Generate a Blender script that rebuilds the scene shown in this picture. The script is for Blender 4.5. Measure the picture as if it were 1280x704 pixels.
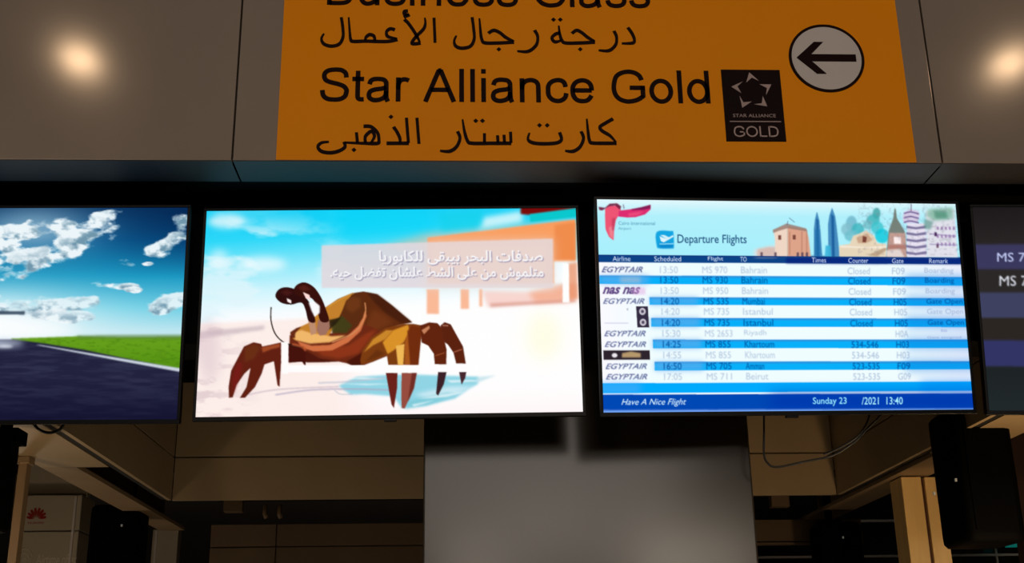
import bpy, bmesh, math, random
import numpy as np
from mathutils import Vector, Matrix
random.seed(4); rng = np.random.default_rng(4)
for o in list(bpy.data.objects): bpy.data.objects.remove(o)
SC = bpy.context.scene; COL = SC.collection; R = math.radians

# ---------------------------------------------------------------- camera
PITCH, YAW, ROLL, FPX = R(18.756), R(2.710), R(-0.905), 1499.3
CAM = np.array([0, 0, 1.6])
_cy, _sy, _cp, _sp = math.cos(YAW), math.sin(YAW), math.cos(PITCH), math.sin(PITCH)
FW = np.array([_sy*_cp, _cy*_cp, _sp]); _rt = np.array([_cy, -_sy, 0]); _up = np.cross(_rt, FW)
RT = _rt*math.cos(ROLL) + _up*math.sin(ROLL); UP = _up*math.cos(ROLL) - _rt*math.sin(ROLL)
cd = bpy.data.cameras.new('camera'); cam = bpy.data.objects.new('camera', cd); COL.objects.link(cam)
cd.sensor_width = 36; cd.lens = 36*FPX/1280; cd.clip_start = .05
cam.matrix_world = Matrix(((RT[0], UP[0], -FW[0], CAM[0]), (RT[1], UP[1], -FW[1], CAM[1]), (RT[2], UP[2], -FW[2], CAM[2]), (0, 0, 0, 1)))
SC.camera = cam

# ---------------------------------------------------------------- world, light, exposure
SC.view_settings.view_transform = 'Standard'; SC.view_settings.look = 'None'
SC.view_settings.gamma = 1; SC.view_settings.exposure = 0; SC.view_settings.use_curve_mapping = False
w = bpy.data.worlds.new('world'); SC.world = w; w.use_nodes = True
w.node_tree.nodes['Background'].inputs[0].default_value = (.9, .75, .6, 1)
w.node_tree.nodes['Background'].inputs[1].default_value = .008

def area(name, loc, target, size, power, color, spread=180):
    l = bpy.data.lights.new(name, 'AREA'); l.shape = 'DISK'; l.size = size; l.energy = power; l.color = color
    l.spread = R(spread)
    o = bpy.data.objects.new(name, l); COL.objects.link(o); o.location = loc
    o.rotation_euler = (Vector(target)-Vector(loc)).to_track_quat('-Z', 'Y').to_euler()
    return o
WARM = (1, .80, .62)
area('hall_light', (1.0, -9, 5.0), (.4, 3.6, 3.0), 4.6, 370, (1, .87, .77))
area('hall_light', (-4.5, -6, 5.2), (-.5, 3.6, 3.3), 2.5, 50, (1, .84, .70))
# the two downlights mirrored in the metal fascia
area('downlight', (-2.447, -.206, 5.5), (-2.4, .3, 0), .20, 3.0, (1, .76, .50))
area('downlight', (3.678, -.165, 5.5), (3.6, .3, 0), .20, 3.0, (1, .76, .50))
# rows of lamps far back, mirrored softly in the column
for x, y, p in ((.47, -34, 220), (6.9, -32, 420), (8.9, -32, 300), (2.2, -21, 40)):
    area('downlight', (x, y, 5.5), (x, y+9, 2), 1.7, p, (1, .86, .68))
# warm local lamps either side of the canopy, plus unseen added fills
def point(name, loc, e, c, r=.08):
    l = bpy.data.lights.new(name, 'POINT'); l.energy = e; l.color = c; l.shadow_soft_size = r
    o = bpy.data.objects.new(name, l); COL.objects.link(o); o.location = loc; return o
point('warm_point', (2.15, 3.9, 1.5), 38, (1, .66, .33))
point('warm_point', (-2.2, 4.0, 1.75), 15, (1, .70, .40))
point('warm_point', (-2.6, 6.6, 1.5), 9, (1, .82, .62))  # unseen fill added to brighten the billboard
area('niche_fill', (-.6, 4.7, .7), (-.6, 5.6, 3), 1.4, 9, (1, .78, .52))  # unseen upward fill added to stand in for floor bounce into the niche
area('niche_fill', (1.5, 4.9, .7), (1.4, 5.8, 3), .8, 3.5, (1, .78, .52))  # second added bounce fill, for the right side of the niche

# ---------------------------------------------------------------- helpers
def ray(px, py): return FW + RT*(px-640)/FPX - UP*(py-352)/FPX
def at(px, py, X=None, Y=None, Z=None):
    d = ray(px, py)
    t = (X-CAM[0])/d[0] if X is not None else (Y-CAM[1])/d[1] if Y is not None else (Z-CAM[2])/d[2]
    return CAM + d*t
def lin(c):
    c = np.asarray(c, float)/255.
    return np.where(c <= .04045, c/12.92, ((c+.055)/1.055)**2.4)
def mat(name, rgb, rough=.6, metal=0, noise=.12, scale=6, emit=0, bump=0, spec=.5, coat=0, aniso=None):
    m = bpy.data.materials.new(name); m.use_nodes = True; nt = m.node_tree; b = nt.nodes['Principled BSDF']
    c = lin(rgb); b.inputs['Roughness'].default_value = rough; b.inputs['Metallic'].default_value = metal
    b.inputs['Specular IOR Level'].default_value = spec; b.inputs['Coat Weight'].default_value = coat
    tc = nt.nodes.new('ShaderNodeTexCoord'); mp = nt.nodes.new('ShaderNodeMapping'); n = nt.nodes.new('ShaderNodeTexNoise')
    n.inputs['Scale'].default_value = scale; n.inputs['Detail'].default_value = 4
    if aniso: mp.inputs['Scale'].default_value = aniso
    nt.links.new(tc.outputs['Object'], mp.inputs[0]); nt.links.new(mp.outputs[0], n.inputs[0])
    cr = nt.nodes.new('ShaderNodeValToRGB'); nt.links.new(n.outputs['Fac'], cr.inputs[0])
    cr.color_ramp.elements[0].position = .3; cr.color_ramp.elements[1].position = .7
    cr.color_ramp.elements[0].color = (*[float(v*(1-noise)) for v in c], 1)
    cr.color_ramp.elements[1].color = (*[float(min(1, v*(1+noise))) for v in c], 1)
    nt.links.new(cr.outputs[0], b.inputs['Base Color'])
    if emit: nt.links.new(cr.outputs[0], b.inputs['Emission Color']); b.inputs['Emission Strength'].default_value = emit
    if bump:
        bp = nt.nodes.new('ShaderNodeBump'); bp.inputs['Strength'].default_value = bump; bp.inputs['Distance'].default_value = .002
        nt.links.new(n.outputs['Fac'], bp.inputs['Height']); nt.links.new(bp.outputs[0], b.inputs['Normal'])
    return m
M = dict(
    fascia=mat('fascia_metal', (168, 152, 138), .125, .28, .05, 2.5, spec=.6),
    yellow=mat('sign_yellow', (255, 152, 0), .55, 0, .03, 3, spec=.12),
    ink=mat('sign_ink', (26, 4, 3), .6, 0, .05, 10, spec=.1),
    black=mat('black_metal', (2, 2, 2), .7, 0, spec=.05, noise=.1, scale=8),
    bezel=mat('bezel_plastic', (4, 4, 5), .5, 0, .08, 12, spec=.2),
    soffit=mat('soffit_metal', (17, 15, 15), .6, 0, .08, 5),
    white=mat('sign_white', (205, 195, 190), .5, 0, .03, 6),
    beige=mat('bulkhead_beige', (158, 138, 108), .5, 0, .08, 2.2),
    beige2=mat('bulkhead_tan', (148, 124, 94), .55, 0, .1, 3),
    column=mat('column_satin', (54, 48, 40), .16, 0, .06, 1.6, spec=.17, aniso=(1, 1, .4)),
    post=mat('post_timber', (232, 196, 132), .5, 0, .08, 4, aniso=(8, 8, .6)),
    groove=mat('post_groove', (70, 34, 12), .7, 0, .1, 6),
    dark=mat('dark_void', (14, 12, 11), .8, 0, .1, 3),
    cable=mat('cable_rubber', (8, 8, 8), .5, 0, .1, 30),
    panelw=mat('billboard_white', (176, 164, 142), .5, 0, .05, 3),
    red=mat('emblem_red', (150, 26, 20), .5, 0, .05, 8),
    rail=mat('mullion_white', (196, 196, 190), .4, .2, .05, 8),
    glass=mat('dark_glass', (8, 14, 14), .12, 0, .2, 1),
    floor=mat('stone_floor', (96, 90, 84), .25, 0, .15, 2),
    ceil=mat('ceiling_paint', (70, 66, 62), .8, 0, .08, 1.5),
    far=mat('canopy_far_brown', (92, 72, 50), .6, 0, .1, 3),
    plaster=mat('hall_plaster', (54, 48, 42), .8, 0, .1, 1.5),
    teal=mat('lit_teal', (10, 120, 110), .6, 0, .1, 3, emit=.45),
    led=mat('status_light', (150, 150, 140), .5, 0, .02, 3, emit=.2),
)
def tag(o, label=None, cat=None, group=None, kind=None):
    for k, v in (('label', label), ('category', cat), ('group', group), ('kind', kind)):
        if v: o[k] = v
    return o
def empty(name, loc=(0, 0, 0), label=None, cat=None, group=None, kind=None):
    o = bpy.data.objects.new(name, None); COL.objects.link(o); o.location = loc; o.empty_display_size = .1
    return tag(o, label, cat, group, kind)
def link(name, me, m, parent=None):
    if m: me.materials.append(m)
    o = bpy.data.objects.new(name, me); COL.objects.link(o)
    if parent is not None:
        o.parent = parent
        q = parent; off = Vector((0, 0, 0))
        while q is not None: off += q.location; q = q.parent
        for v in me.vertices: v.co -= off          # authored in world space, stored relative to its thing
    return o
class MB:
    def __init__(s): s.bm = bmesh.new()
    def box(s, x0, x1, y0, y1, z0, z1, bev=0):
        b2 = bmesh.new(); bmesh.ops.create_cube(b2, size=1)
        for v in b2.verts: v.co = Vector(((x0+x1)/2+v.co.x*(x1-x0), (y0+y1)/2+v.co.y*(y1-y0), (z0+z1)/2+v.co.z*(z1-z0)))
        if bev: bmesh.ops.bevel(b2, geom=b2.edges[:]+b2.verts[:], offset=bev, segments=3, affect='EDGES', profile=.7)
        s.join(b2); return s
    def join(s, b2):
        me = bpy.data.meshes.new('t'); b2.to_mesh(me); b2.free(); s.bm.from_mesh(me); bpy.data.meshes.remove(me)
    def prism(s, pts, y0, y1):      # outline in XZ, extruded along Y
        vs = [[s.bm.verts.new((x, y, z)) for x, z in pts] for y in (y0, y1)]
        n = len(pts); s.bm.faces.new(vs[0]); s.bm.faces.new(vs[1][::-1])
        for i in range(n): s.bm.faces.new((vs[0][i], vs[1][i], vs[1][(i+1) % n], vs[0][(i+1) % n]))
        bmesh.ops.recalc_face_normals(s.bm, faces=s.bm.faces[:]); return s
    def hexa(s, bot, top):          # eight points
        a = [s.bm.verts.new(p) for p in bot]; b = [s.bm.verts.new(p) for p in top]; n = len(a)
        s.bm.faces.new(a[::-1]); s.bm.faces.new(b)
        for i in range(n): s.bm.faces.new((a[i], a[(i+1) % n], b[(i+1) % n], b[i]))
        bmesh.ops.recalc_face_normals(s.bm, faces=s.bm.faces[:]); return s
    def tube(s, pts, r, seg=10):
        pts = [Vector(p) for p in pts]; rings = []
        for i, p in enumerate(pts):
            d = (pts[min(i+1, len(pts)-1)]-pts[max(i-1, 0)]).normalized()
            a = d.orthogonal().normalized() if i == 0 else (a - d*a.dot(d)).normalized()
            b = d.cross(a); rings.append([s.bm.verts.new(p+(a*math.cos(t)+b*math.sin(t))*r) for t in [2*math.pi*k/seg for k in range(seg)]])
        for A, B in zip(rings, rings[1:]):
            for k in range(seg): s.bm.faces.new((A[k], A[(k+1) % seg], B[(k+1) % seg], B[k]))
        s.bm.faces.new(rings[0][::-1]); s.bm.faces.new(rings[-1]); return s
    def build(s, name, m, parent=None, smooth=False):
        me = bpy.data.meshes.new(name); s.bm.to_mesh(me); s.bm.free()
        if smooth: me.polygons.foreach_set('use_smooth', [True]*len(me.polygons))
        return link(name, me, m, parent)
def smoothpts(p, n=8, closed=False):
    p = [np.array(q, float) for q in p]; out = []; N = len(p)
    rngi = range(N) if closed else range(N-1)
    for i in rngi:
        g = (lambda k: p[k % N]) if closed else (lambda k: p[min(max(k, 0), N-1)])
        a, b, c, d = g(i-1), g(i), g(i+1), g(i+2)
        for t in np.linspace(0, 1, n, endpoint=False):
            out.append(.5*((2*b)+(c-a)*t+(2*a-5*b+4*c-d)*t*t+(-a+3*b-3*c+d)*t**3))
    if not closed: out.append(p[-1])
    return out

# Arabic letters to their joined shapes: isolated, final, initial, medial
ARF = {'ا': (0xFE8D, 2), 'أ': (0xFE83, 2), 'ب': (0xFE8F, 4), 'ة': (0xFE93, 2), 'ت': (0xFE95, 4), 'ج': (0xFE9D, 4), 'ح': (0xFEA1, 4),
       'د': (0xFEA9, 2), 'ذ': (0xFEAB, 2), 'ر': (0xFEAD, 2), 'س': (0xFEB1, 4), 'ش': (0xFEB5, 4), 'ص': (0xFEB9, 4), 'ض': (0xFEBD, 4),
       'ط': (0xFEC1, 4), 'ع': (0xFEC9, 4), 'ف': (0xFED1, 4), 'ق': (0xFED5, 4), 'ك': (0xFED9, 4), 'ل': (0xFEDD, 4), 'م': (0xFEE1, 4),
       'ن': (0xFEE5, 4), 'ه': (0xFEE9, 4), 'و': (0xFEED, 2), 'ى': (0xFEEF, 2), 'ي': (0xFEF1, 4)}
LIG = {'لا': 0xFEFB, 'لأ': 0xFEF7}
def shape(word):
    units = []; i = 0
    while i < len(word):
        if word[i:i+2] in LIG: units.append(('L', LIG[word[i:i+2]])); i += 2
        else: units.append((word[i], None)); i += 1
    out = []
    for k, (c, l) in enumerate(units):
        def dual(u): return u[0] != 'L' and ARF.get(u[0], (0, 1))[1] == 4
        def joins(u): return u[0] == 'L' or u[0] in ARF
        prev = k > 0 and dual(units[k-1]) and joins(units[k])
        nxt = k+1 < len(units) and dual(units[k]) and joins(units[k+1])
        if c == 'L': out.append(chr(l+(1 if prev else 0)))
        elif c not in ARF: out.append(c)
        else:
            b, f = ARF[c]; out.append(chr(b+(3 if prev and nxt else 1 if prev else 2 if nxt else 0)))
    return ''.join(out)
def arabic(s): return ' '.join(shape(wd)[::-1] for wd in s.split(' ')[::-1])

def text_geo(body, offset=0, shear=0, extrude=0, spacing=1):
    c = bpy.data.curves.new('txt', 'FONT'); c.body = body; c.offset = offset; c.shear = shear; c.extrude = extrude; c.space_character = spacing
    c.resolution_u = 3
    o = bpy.data.objects.new('txt', c); COL.objects.link(o); bpy.context.view_layer.update()
    me = bpy.data.meshes.new_from_object(o.evaluated_get(bpy.context.evaluated_depsgraph_get()))
    bpy.data.objects.remove(o); me.calc_loop_triangles()
    co = np.array([v.co[:] for v in me.vertices]) if len(me.vertices) else np.zeros((0, 3))
    tri = np.array([t.vertices[:] for t in me.loop_triangles]) if len(me.loop_triangles) else np.zeros((0, 3), int)
    bpy.data.meshes.remove(me); return co, tri
# ---------------------------------------------------------------- the hall (setting)
def struct(name, mb, m, parent=None):
    o = mb.build(name, m, parent)
    if parent is None: o['kind'] = 'structure'
    return o
struct('floor', MB().box(-12, 16, -40, 16, -.1, 0), M['floor'])
struct('ceiling', MB().box(-12, 16, 7, 16, 6.0, 6.1).box(-12, 16, -40, 7, 6.0, 6.1), M['ceil'])
struct('wall_left', MB().box(-12.1, -12, -40, 16, 0, 6.1), M['plaster'])
struct('wall_right', MB().box(16, 16.1, -40, 16, 0, 6.1), M['plaster'])
struct('wall_back', MB().box(-12, 16, 16, 16.1, 0, 6.1), M['plaster'])
struct('wall_front', MB().box(-12, 16, -40.1, -40, 0, 6.1), M['plaster'])

# canopy over the counters: fascia, soffit, niche
FY, FZ = 3.4, 3.150
canopy = empty('canopy', (.4, 3.4, FZ), kind='structure')
canopy['label'] = 'grey metal panelled canopy carrying the yellow direction sign'
SEAM = [-5.14, -2.914, -.694, 1.526, 3.746, 5.966]
for a, b in zip(SEAM, SEAM[1:]):
    MB().box(a+.003, b-.003, FY, FY+.03, FZ, 4.35, .0015).build('panel', M['fascia'], canopy)
    MB().box(a+.003, b-.003, FY+.002, FY+.16, FZ-.002, FZ-.0002).build('soffit_strip', M['soffit'], canopy)
MB().box(-5.14, 5.966, FY+.034, FY+.06, FZ+.025, 4.35).build('backing', M['dark'], canopy)
MB().box(-5.14, 5.966, FY+.165, 9.0, FZ+.01, FZ+.10).build('soffit', M['black'], canopy)
BZ = float(at(235, 430, Y=3.79)[2])
MB().box(-5.1, 5.9, 3.79, 3.99, BZ, FZ+.008, .004).build('mounting_beam', M['black'], canopy)

# the niche behind the screens; K pushes it away from the camera
K = 1.3
def N(x, y, z): return (x*K, y*K, 1.6+(z-1.6)*K)
XL, XR, YB, ZB = -1.1288, 1.527, 4.8, 2.322
xl, yb, zb = N(XL, YB, ZB); xr = N(XR, 0, 0)[0]; zs = N(0, 0, 2.4925)[2]; ZT = FZ+.008; YF = 4.02
COLX0, COLX1, COLY = -.1169, .9929, 4.02
g = .004
wb = empty('wall_niche_back', (0, yb, zb), kind='structure')
for a, b in ((xl, .29), (.29, xr)):
    MB().box(a+g, b-g, yb, yb+.02, zb, zs-g, .001).build('panel', M['beige'], wb)
    MB().box(a+g, b-g, yb, yb+.02, zs+g, ZT, .001).build('panel', M['beige'], wb)
MB().box(xl, xr, yb+.022, yb+.05, zb+.004, ZT).build('backing', M['dark'], wb)
def wing(name, x, s, xo, slot0, slot1):
    o = empty(name, (x, YF, zb), kind='structure')
    a, b = sorted((x, x+s*.02)); ys = [YF, 5.1, yb]
    ysl = N(0, 4.05 if s < 0 else 3.9, 0)[1]
    for y0, y1 in ((YF, yb),):
        MB().box(a, b, y0+g, y1-.001, zb, zs-g, .001).build('panel', M['beige'], o)
        MB().box(a, b, y0+g, y1-.001, zs+g, ZT, .001).build('panel', M['beige'], o)
    a2, b2 = sorted((x+s*.022, x+s*.05)); MB().box(a2, b2, YF+.01, yb, zb+.004, ZT).build('backing', M['dark'], o)
    # underside: solid at the front, an open dark slot further back
    a3, b3 = sorted((x+s*.051, xo)); MB().box(a3, b3, YF+.005, ysl, zb, zb+.02).build('underside', M['beige'], o)
    a3, b3 = sorted((x, xo)); MB().box(a3, b3, YF-(.30 if s < 0 else -.001), YF+.004, zb, zb+.02).build('underside', M['beige'], o)
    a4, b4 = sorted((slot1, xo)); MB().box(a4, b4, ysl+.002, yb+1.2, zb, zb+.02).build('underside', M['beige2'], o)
    a5, b5 = sorted((x+s*.05, slot1)); MB().box(a5, b5, ysl, yb+.5, zb+.14, zb+.16).build('slot_lid', M['black'], o)
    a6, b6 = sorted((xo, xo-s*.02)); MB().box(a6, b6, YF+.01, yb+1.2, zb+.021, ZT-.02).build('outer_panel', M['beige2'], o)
    return o
wing('wall_niche_left', xl, -1, -1.39*K, 0, -1.275*K)
wing('wall_niche_right', xr, 1, 1.737*K, 0, 1.60*K)
# behind the niche: dark slot, then the far side of the canopy
far = empty('wall_niche_far', (0, 7.2, 2.2), kind='structure')
yf = 7.2
zt = float(at(430, 655, Y=yf)[2]); zm = float(at(430, 683, Y=yf)[2])
xs = float(at(345, 680, Y=yf)[0]); x0 = float(at(262, 680, Y=yf)[0]); x1 = float(at(1080, 680, Y=yf)[0])
for a, b in ((x0, xs), (xs, .3), (.3, x1)):
    MB().box(a+g, b-g, yf, yf+.03, zm+g, zt, .001).build('panel', M['far'], far)
    MB().box(a+g, b-g, yf, yf+.03, zm-.3 if b < .5 else zm-.02, zm-g, .001).build('panel', M['far'], far)
MB().box(xl, xr, yb+.06, yf+.3, zb+.18, zb+.2).build('slot_lid', M['black'], far)
p = at(292, 640, Y=yb+.3)
MB().box(p[0]-.05, p[0]+.05, p[1]-.03, p[1]+.03, zt-.02, zb+.19, .004).build('strut', M['far'], far)
p = at(975, 640, Y=yb+.3)
MB().box(p[0]-.05, p[0]+.05, p[1]-.03, p[1]+.03, zt-.02, zb+.19, .004).build('strut', M['far'], far)
for px in (331, 349):
    p = at(px, 643, Y=yb+.12); mb = MB(); mb.tube([(p[0], p[1], p[2]+.05), (p[0], p[1], p[2]), (p[0]+.01, p[1], p[2]-.02)], .012); mb.build('hook', M['far'], far, True)

# column
col = empty('column', (.438, COLY, 0), kind='structure')
col['label'] = 'wide satin grey column below the middle screens'
mb = MB().box(COLX0, COLX1, COLY, 5.9, 0, ZT, .006); mb.build('cladding', M['column'], col)

# posts
def post(px0, px1, pgroove, ytop, Z, name, label, dx):
    pa = at(px0, ytop, Z=Z-.005); Y = pa[1]; xa = pa[0]; xb = at(px1, ytop, Y=Y)[0]; xg = at(pgroove, ytop, Y=Y)[0]
    o = empty(name, ((xa+xb)/2, Y+.08, 0), label, 'post')
    MB().box(xa, xg-.012, Y, Y+.16, 0, Z-.006, .006).build('board', M['post'], o)
    MB().box(xg+.008, xb, Y+.01, Y+.17, 0, Z-.006, .006).build('board', M['post'], o)
    MB().box(xg-.014, xg+.01, Y+.03, Y+.15, 0, Z-.01).build('groove', M['groove'], o)
    return Y
post(1126, 1178, 1154, 596, zb, 'post', 'pale golden timber post beside the large dark housing at right', 0)
_pa = at(24, 572, Z=zb-.005); _xb = at(35, 572, Y=_pa[1])[0]
_o = empty('post', ((_pa[0]+_xb)/2, _pa[1]+.03, 0), 'narrow beige post left of the white billboard', 'post')
MB().box(_pa[0], _xb, _pa[1], _pa[1]+.05, 0, zb-.001, .004).build('board', M['beige2'], _o)
MB().box(_pa[0]-.01, _xb+.01, _pa[1]-.01, _pa[1]+.06, zb-.03, zb-.0005, .004).build('cap', M['beige2'], _o)

# ---------------------------------------------------------------- yellow direction sign
def fx(px, py): q = at(px, py, Y=FY-.004); return float(q[0]), float(q[2])
sgn = empty('direction_sign', (.44, FY-.003, FZ+.02), 'yellow direction sign with English and Arabic airline class lettering on the canopy', 'sign')
sx0, sx1 = -.5595, 1.4415
MB().box(sx0, sx1, FY-.004, FY-.0005, FZ+.001, 4.3).build('face', M['yellow'], sgn)
def put_text(name, body, x0, x1, z0, z1, parent, m, y=FY-.0062, th=.0016, **k):
    co, tri = text_geo(body, **k)
    a = co.min(0); b = co.max(0)
    X = x0+(co[:, 0]-a[0])/(b[0]-a[0])*(x1-x0); Z = z0+(co[:, 1]-a[1])/(b[1]-a[1])*(z1-z0)
    n = len(X); vs = [(X[i], y, Z[i]) for i in range(n)]
    bm = bmesh.new(); bv = [bm.verts.new(v) for v in vs]
    for t in tri:
        try: bm.faces.new([bv[i] for i in t])
        except ValueError: pass
    bmesh.ops.remove_doubles(bm, verts=bm.verts[:], dist=1e-6)
    r = bmesh.ops.extrude_face_region(bm, geom=bm.faces[:])
    for v in [e for e in r['geom'] if isinstance(e, bmesh.types.BMVert)]: v.co.y += th
    bmesh.ops.recalc_face_normals(bm, faces=bm.faces[:])
    me = bpy.data.meshes.new(name); bm.to_mesh(me); bm.free()
    return link(name, me, m, parent)
def sign_text(body, pl, pr, pt, pb, **k):
    xm = (pl+pr)/2; ym = (pt+pb)/2
    return put_text('lettering', body, fx(pl, ym)[0], fx(pr, ym)[0], fx(xm, pb)[1], fx(xm, pt)[1], sgn, M['ink'], **k)
# plain sans strokes drawn on a 1000-unit em, cap height 716
EL = lambda cx, cy, rx, ry: [(cx+rx*math.cos(t), cy+ry*math.sin(t)) for t in np.linspace(0, 2*math.pi, 33)]
SM = lambda *p: [tuple(q) for q in smoothpts(p, 6)]
CC = SM((640, 490), (600, 590), (520, 655), (400, 683), (260, 655), (140, 560), (92, 360), (110, 200), (190, 90), (310, 38), (420, 33), (540, 60), (620, 140), (665, 250))
GL = {
 'S': (667, [SM((565, 515), (545, 610), (460, 672), (335, 683), (200, 662), (130, 600), (122, 520), (160, 450), (250, 408), (400, 370), (510, 325), (570, 255), (572, 190), (545, 105), (460, 48), (335, 33), (200, 50), (115, 120), (92, 235))]),
 't': (278, [[(131, 660), (131, 200)]+SM((131, 200), (134, 100), (155, 55), (200, 42), (258, 44)), [(18, 482), (254, 482)]]),
 'a': (556, [SM((88, 370), (115, 445), (180, 480), (280, 486), (375, 468), (420, 410), (425, 330), (428, 130), (440, 50), (462, 0)), SM((425, 300), (330, 275), (200, 255), (110, 215), (80, 145), (100, 70), (170, 30), (260, 30), (355, 65), (412, 130), (425, 220))]),
 'r': (333, [[(110, 519), (110, 0)], SM((110, 260), (115, 380), (150, 450), (215, 480), (270, 476), (322, 455))]),
 'A': (667, [[(47, 0), (318, 690)], [(349, 690), (620, 0)], [(150, 258), (516, 258)], [(300, 680), (367, 680)]]),
 'l': (222, [[(109, 716), (109, 0)]]), 'i': (222, [[(109, 519), (109, 0)], [(109, 716), (109, 620)]]),
 'n': (556, [[(110, 519), (110, 0)], SM((110, 270), (125, 390), (190, 460), (290, 484), (380, 460), (430, 400), (440, 300), (440, 0))]),
 'c': (500, [SM((440, 340), (415, 430), (350, 480), (262, 486), (160, 450), (95, 370), (82, 260), (95, 150), (160, 65), (262, 33), (350, 48), (425, 110), (450, 200))]),
 'e': (556, [[(85, 265), (470, 265)], SM((470, 265), (455, 380), (390, 458), (280, 486), (165, 450), (95, 360), (82, 255), (100, 140), (170, 55), (285, 33), (390, 60), (462, 155))]),
 'G': (778, [SM((665, 500), (625, 590), (540, 655), (410, 683), (260, 655), (140, 560), (92, 360), (110, 200), (190, 90), (310, 38), (420, 33), (560, 68), (682, 145)), [(682, 120), (682, 372)], [(727, 330), (415, 330)]]),
 'o': (556, [EL(278, 260, 197, 227)]), 'd': (556, [EL(262, 260, 184, 227), [(450, 716), (450, 0)]]),
 'B': (667, [[(120, 716), (120, 0)], SM((120, 675), (350, 675), (480, 640), (512, 540), (460, 430), (350, 395), (120, 395)), SM((350, 395), (500, 350), (562, 215), (500, 80), (360, 42), (120, 42))]),
 'u': (556, [SM((110, 519), (110, 200), (135, 90), (210, 36), (300, 42), (400, 100), (440, 220)), [(440, 519), (440, 0)]]),
 's': (500, [SM((410, 365), (390, 440), (330, 480), (245, 486), (150, 465), (102, 395), (120, 325), (200, 288), (330, 250), (412, 205), (425, 130), (370, 58), (260, 33), (150, 50), (95, 100), (76, 165))]),
 'C': (722, [CC]), 'O': (778, [EL(389, 358, 315, 325)]), 'L': (556, [[(120, 716), (120, 0)], [(120, 42), (530, 42)]]),
 'D': (722, [[(125, 716), (125, 0)], SM((125, 675), (350, 675), (540, 620), (630, 480), (635, 300), (560, 110), (350, 42), (125, 42))]),
}
def strokes_obj(name, strokes, parent, m, y, th, nib=None):
    """strokes: lists of (x, z, half width) in the sign's own plane"""
    bm = bmesh.new()
    for q in strokes:
        q = [p for i, p in enumerate(q) if i == 0 or abs(p[0]-q[i-1][0])+abs(p[1]-q[i-1][1]) > 1e-6]
        P = np.array([(p[0], p[1]) for p in q]); Wd = [p[2] for p in q]
        if len(P) == 1:
            r_ = Wd[0]; v_ = [bm.verts.new((P[0][0]+a*r_, y, P[0][1]+b*r_)) for a, b in ((-1, 0), (0, 1), (1, 0), (0, -1))]
            v2_ = [bm.verts.new((v.co.x, y+th, v.co.z)) for v in v_]; bm.faces.new(v_)
            for k in range(4): bm.faces.new((v_[k], v_[(k+1) % 4], v2_[(k+1) % 4], v2_[k]))
            continue
        d = np.gradient(P, axis=0); d /= np.linalg.norm(d, axis=1)[:, None]+1e-12; n_ = np.c_[-d[:, 1], d[:, 0]]
        L = P+n_*np.array(Wd)[:, None]; Rr = P-n_*np.array(Wd)[:, None]
        v = [[bm.verts.new((p[0], yy, p[1])) for p in side] for side in (L, Rr) for yy in (y, y+th)]
        for k in range(len(P)-1):
            bm.faces.new((v[0][k], v[0][k+1], v[2][k+1], v[2][k])); bm.faces.new((v[0][k], v[1][k], v[1][k+1], v[0][k+1])); bm.faces.new((v[2][k], v[2][k+1], v[3][k+1], v[3][k]))
            bm.faces.new((v[1][k], v[3][k], v[3][k+1], v[1][k+1]))
        bm.faces.new((v[0][0], v[2][0], v[3][0], v[1][0])); bm.faces.new((v[0][-1], v[1][-1], v[3][-1], v[2][-1]))
    bmesh.ops.recalc_face_normals(bm, faces=bm.faces[:])
    me = bpy.data.meshes.new(name); bm.to_mesh(me); bm.free(); return link(name, me, m, parent)
def latin(body, xa, xb, zbase, capz, parent, m, y=FY-.0062, th=.0018, weight=46, name='letter'):
    tot = sum(278 if ch == ' ' else GL[ch][0] for ch in body); kx = (xb-xa)/(tot-75); kz = (capz-zbase)/716; x = xa-40*kx
    for ch in body:
        if ch == ' ': x += 278*kx; continue
        adv, sts = GL[ch]
        strokes_obj(name, [[(x+px_*kx, zbase+pz_*kz, weight*kz) for px_, pz_ in st] for st in sts], parent, m, y, th)
        x += adv*kx
z0_, z1_ = fx(644, 128)[1], fx(644, 87)[1]
latin('Star Alliance Gold', fx(400, 107)[0], fx(888, 107)[0], z0_, z1_, sgn, M['ink'])
zb2 = fx(608, 8)[1]; latin('Business Class', fx(407, 0)[0], fx(812, 0)[0], zb2, zb2+(z1_-z0_), sgn, M['ink'])
# joined Arabic words, one mesh per word, strokes laid with a broad nib
def arab(words, ox, oy, sc, base):
    for wd in words:
        sts = []
        for st in wd:
            if len(st) == 1:
                X_, Z_ = fx(ox+st[0][0]/sc, oy+st[0][1]/sc); sts.append([(X_, Z_, .0078)]); continue
            q = smoothpts(st, 6); q = [fx(ox+a/sc, oy+b/sc) for a, b in q]; n = len(q); o_ = []
            for i_, (a, b) in enumerate(q):
                u_, w_ = np.array(q[min(i_+1, n-1)])-np.array(q[max(i_-1, 0)]); an = abs(u_)/(math.hypot(u_, w_)+1e-9)
                t_ = i_/(n-1); o_.append((a, b, (.0048+.0012*an)*(1-.45*max(0, (t_-.75)/.25) if n > 14 else 1)))
            sts.append(o_)
        strokes_obj('word', sts, sgn, M['ink'], FY-.0062, .0018)
RE = lambda x, y: [(x+56, y-78), (x+68, y-50), (x+60, y-20), (x+36, y), (x, y-2)]
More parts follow.
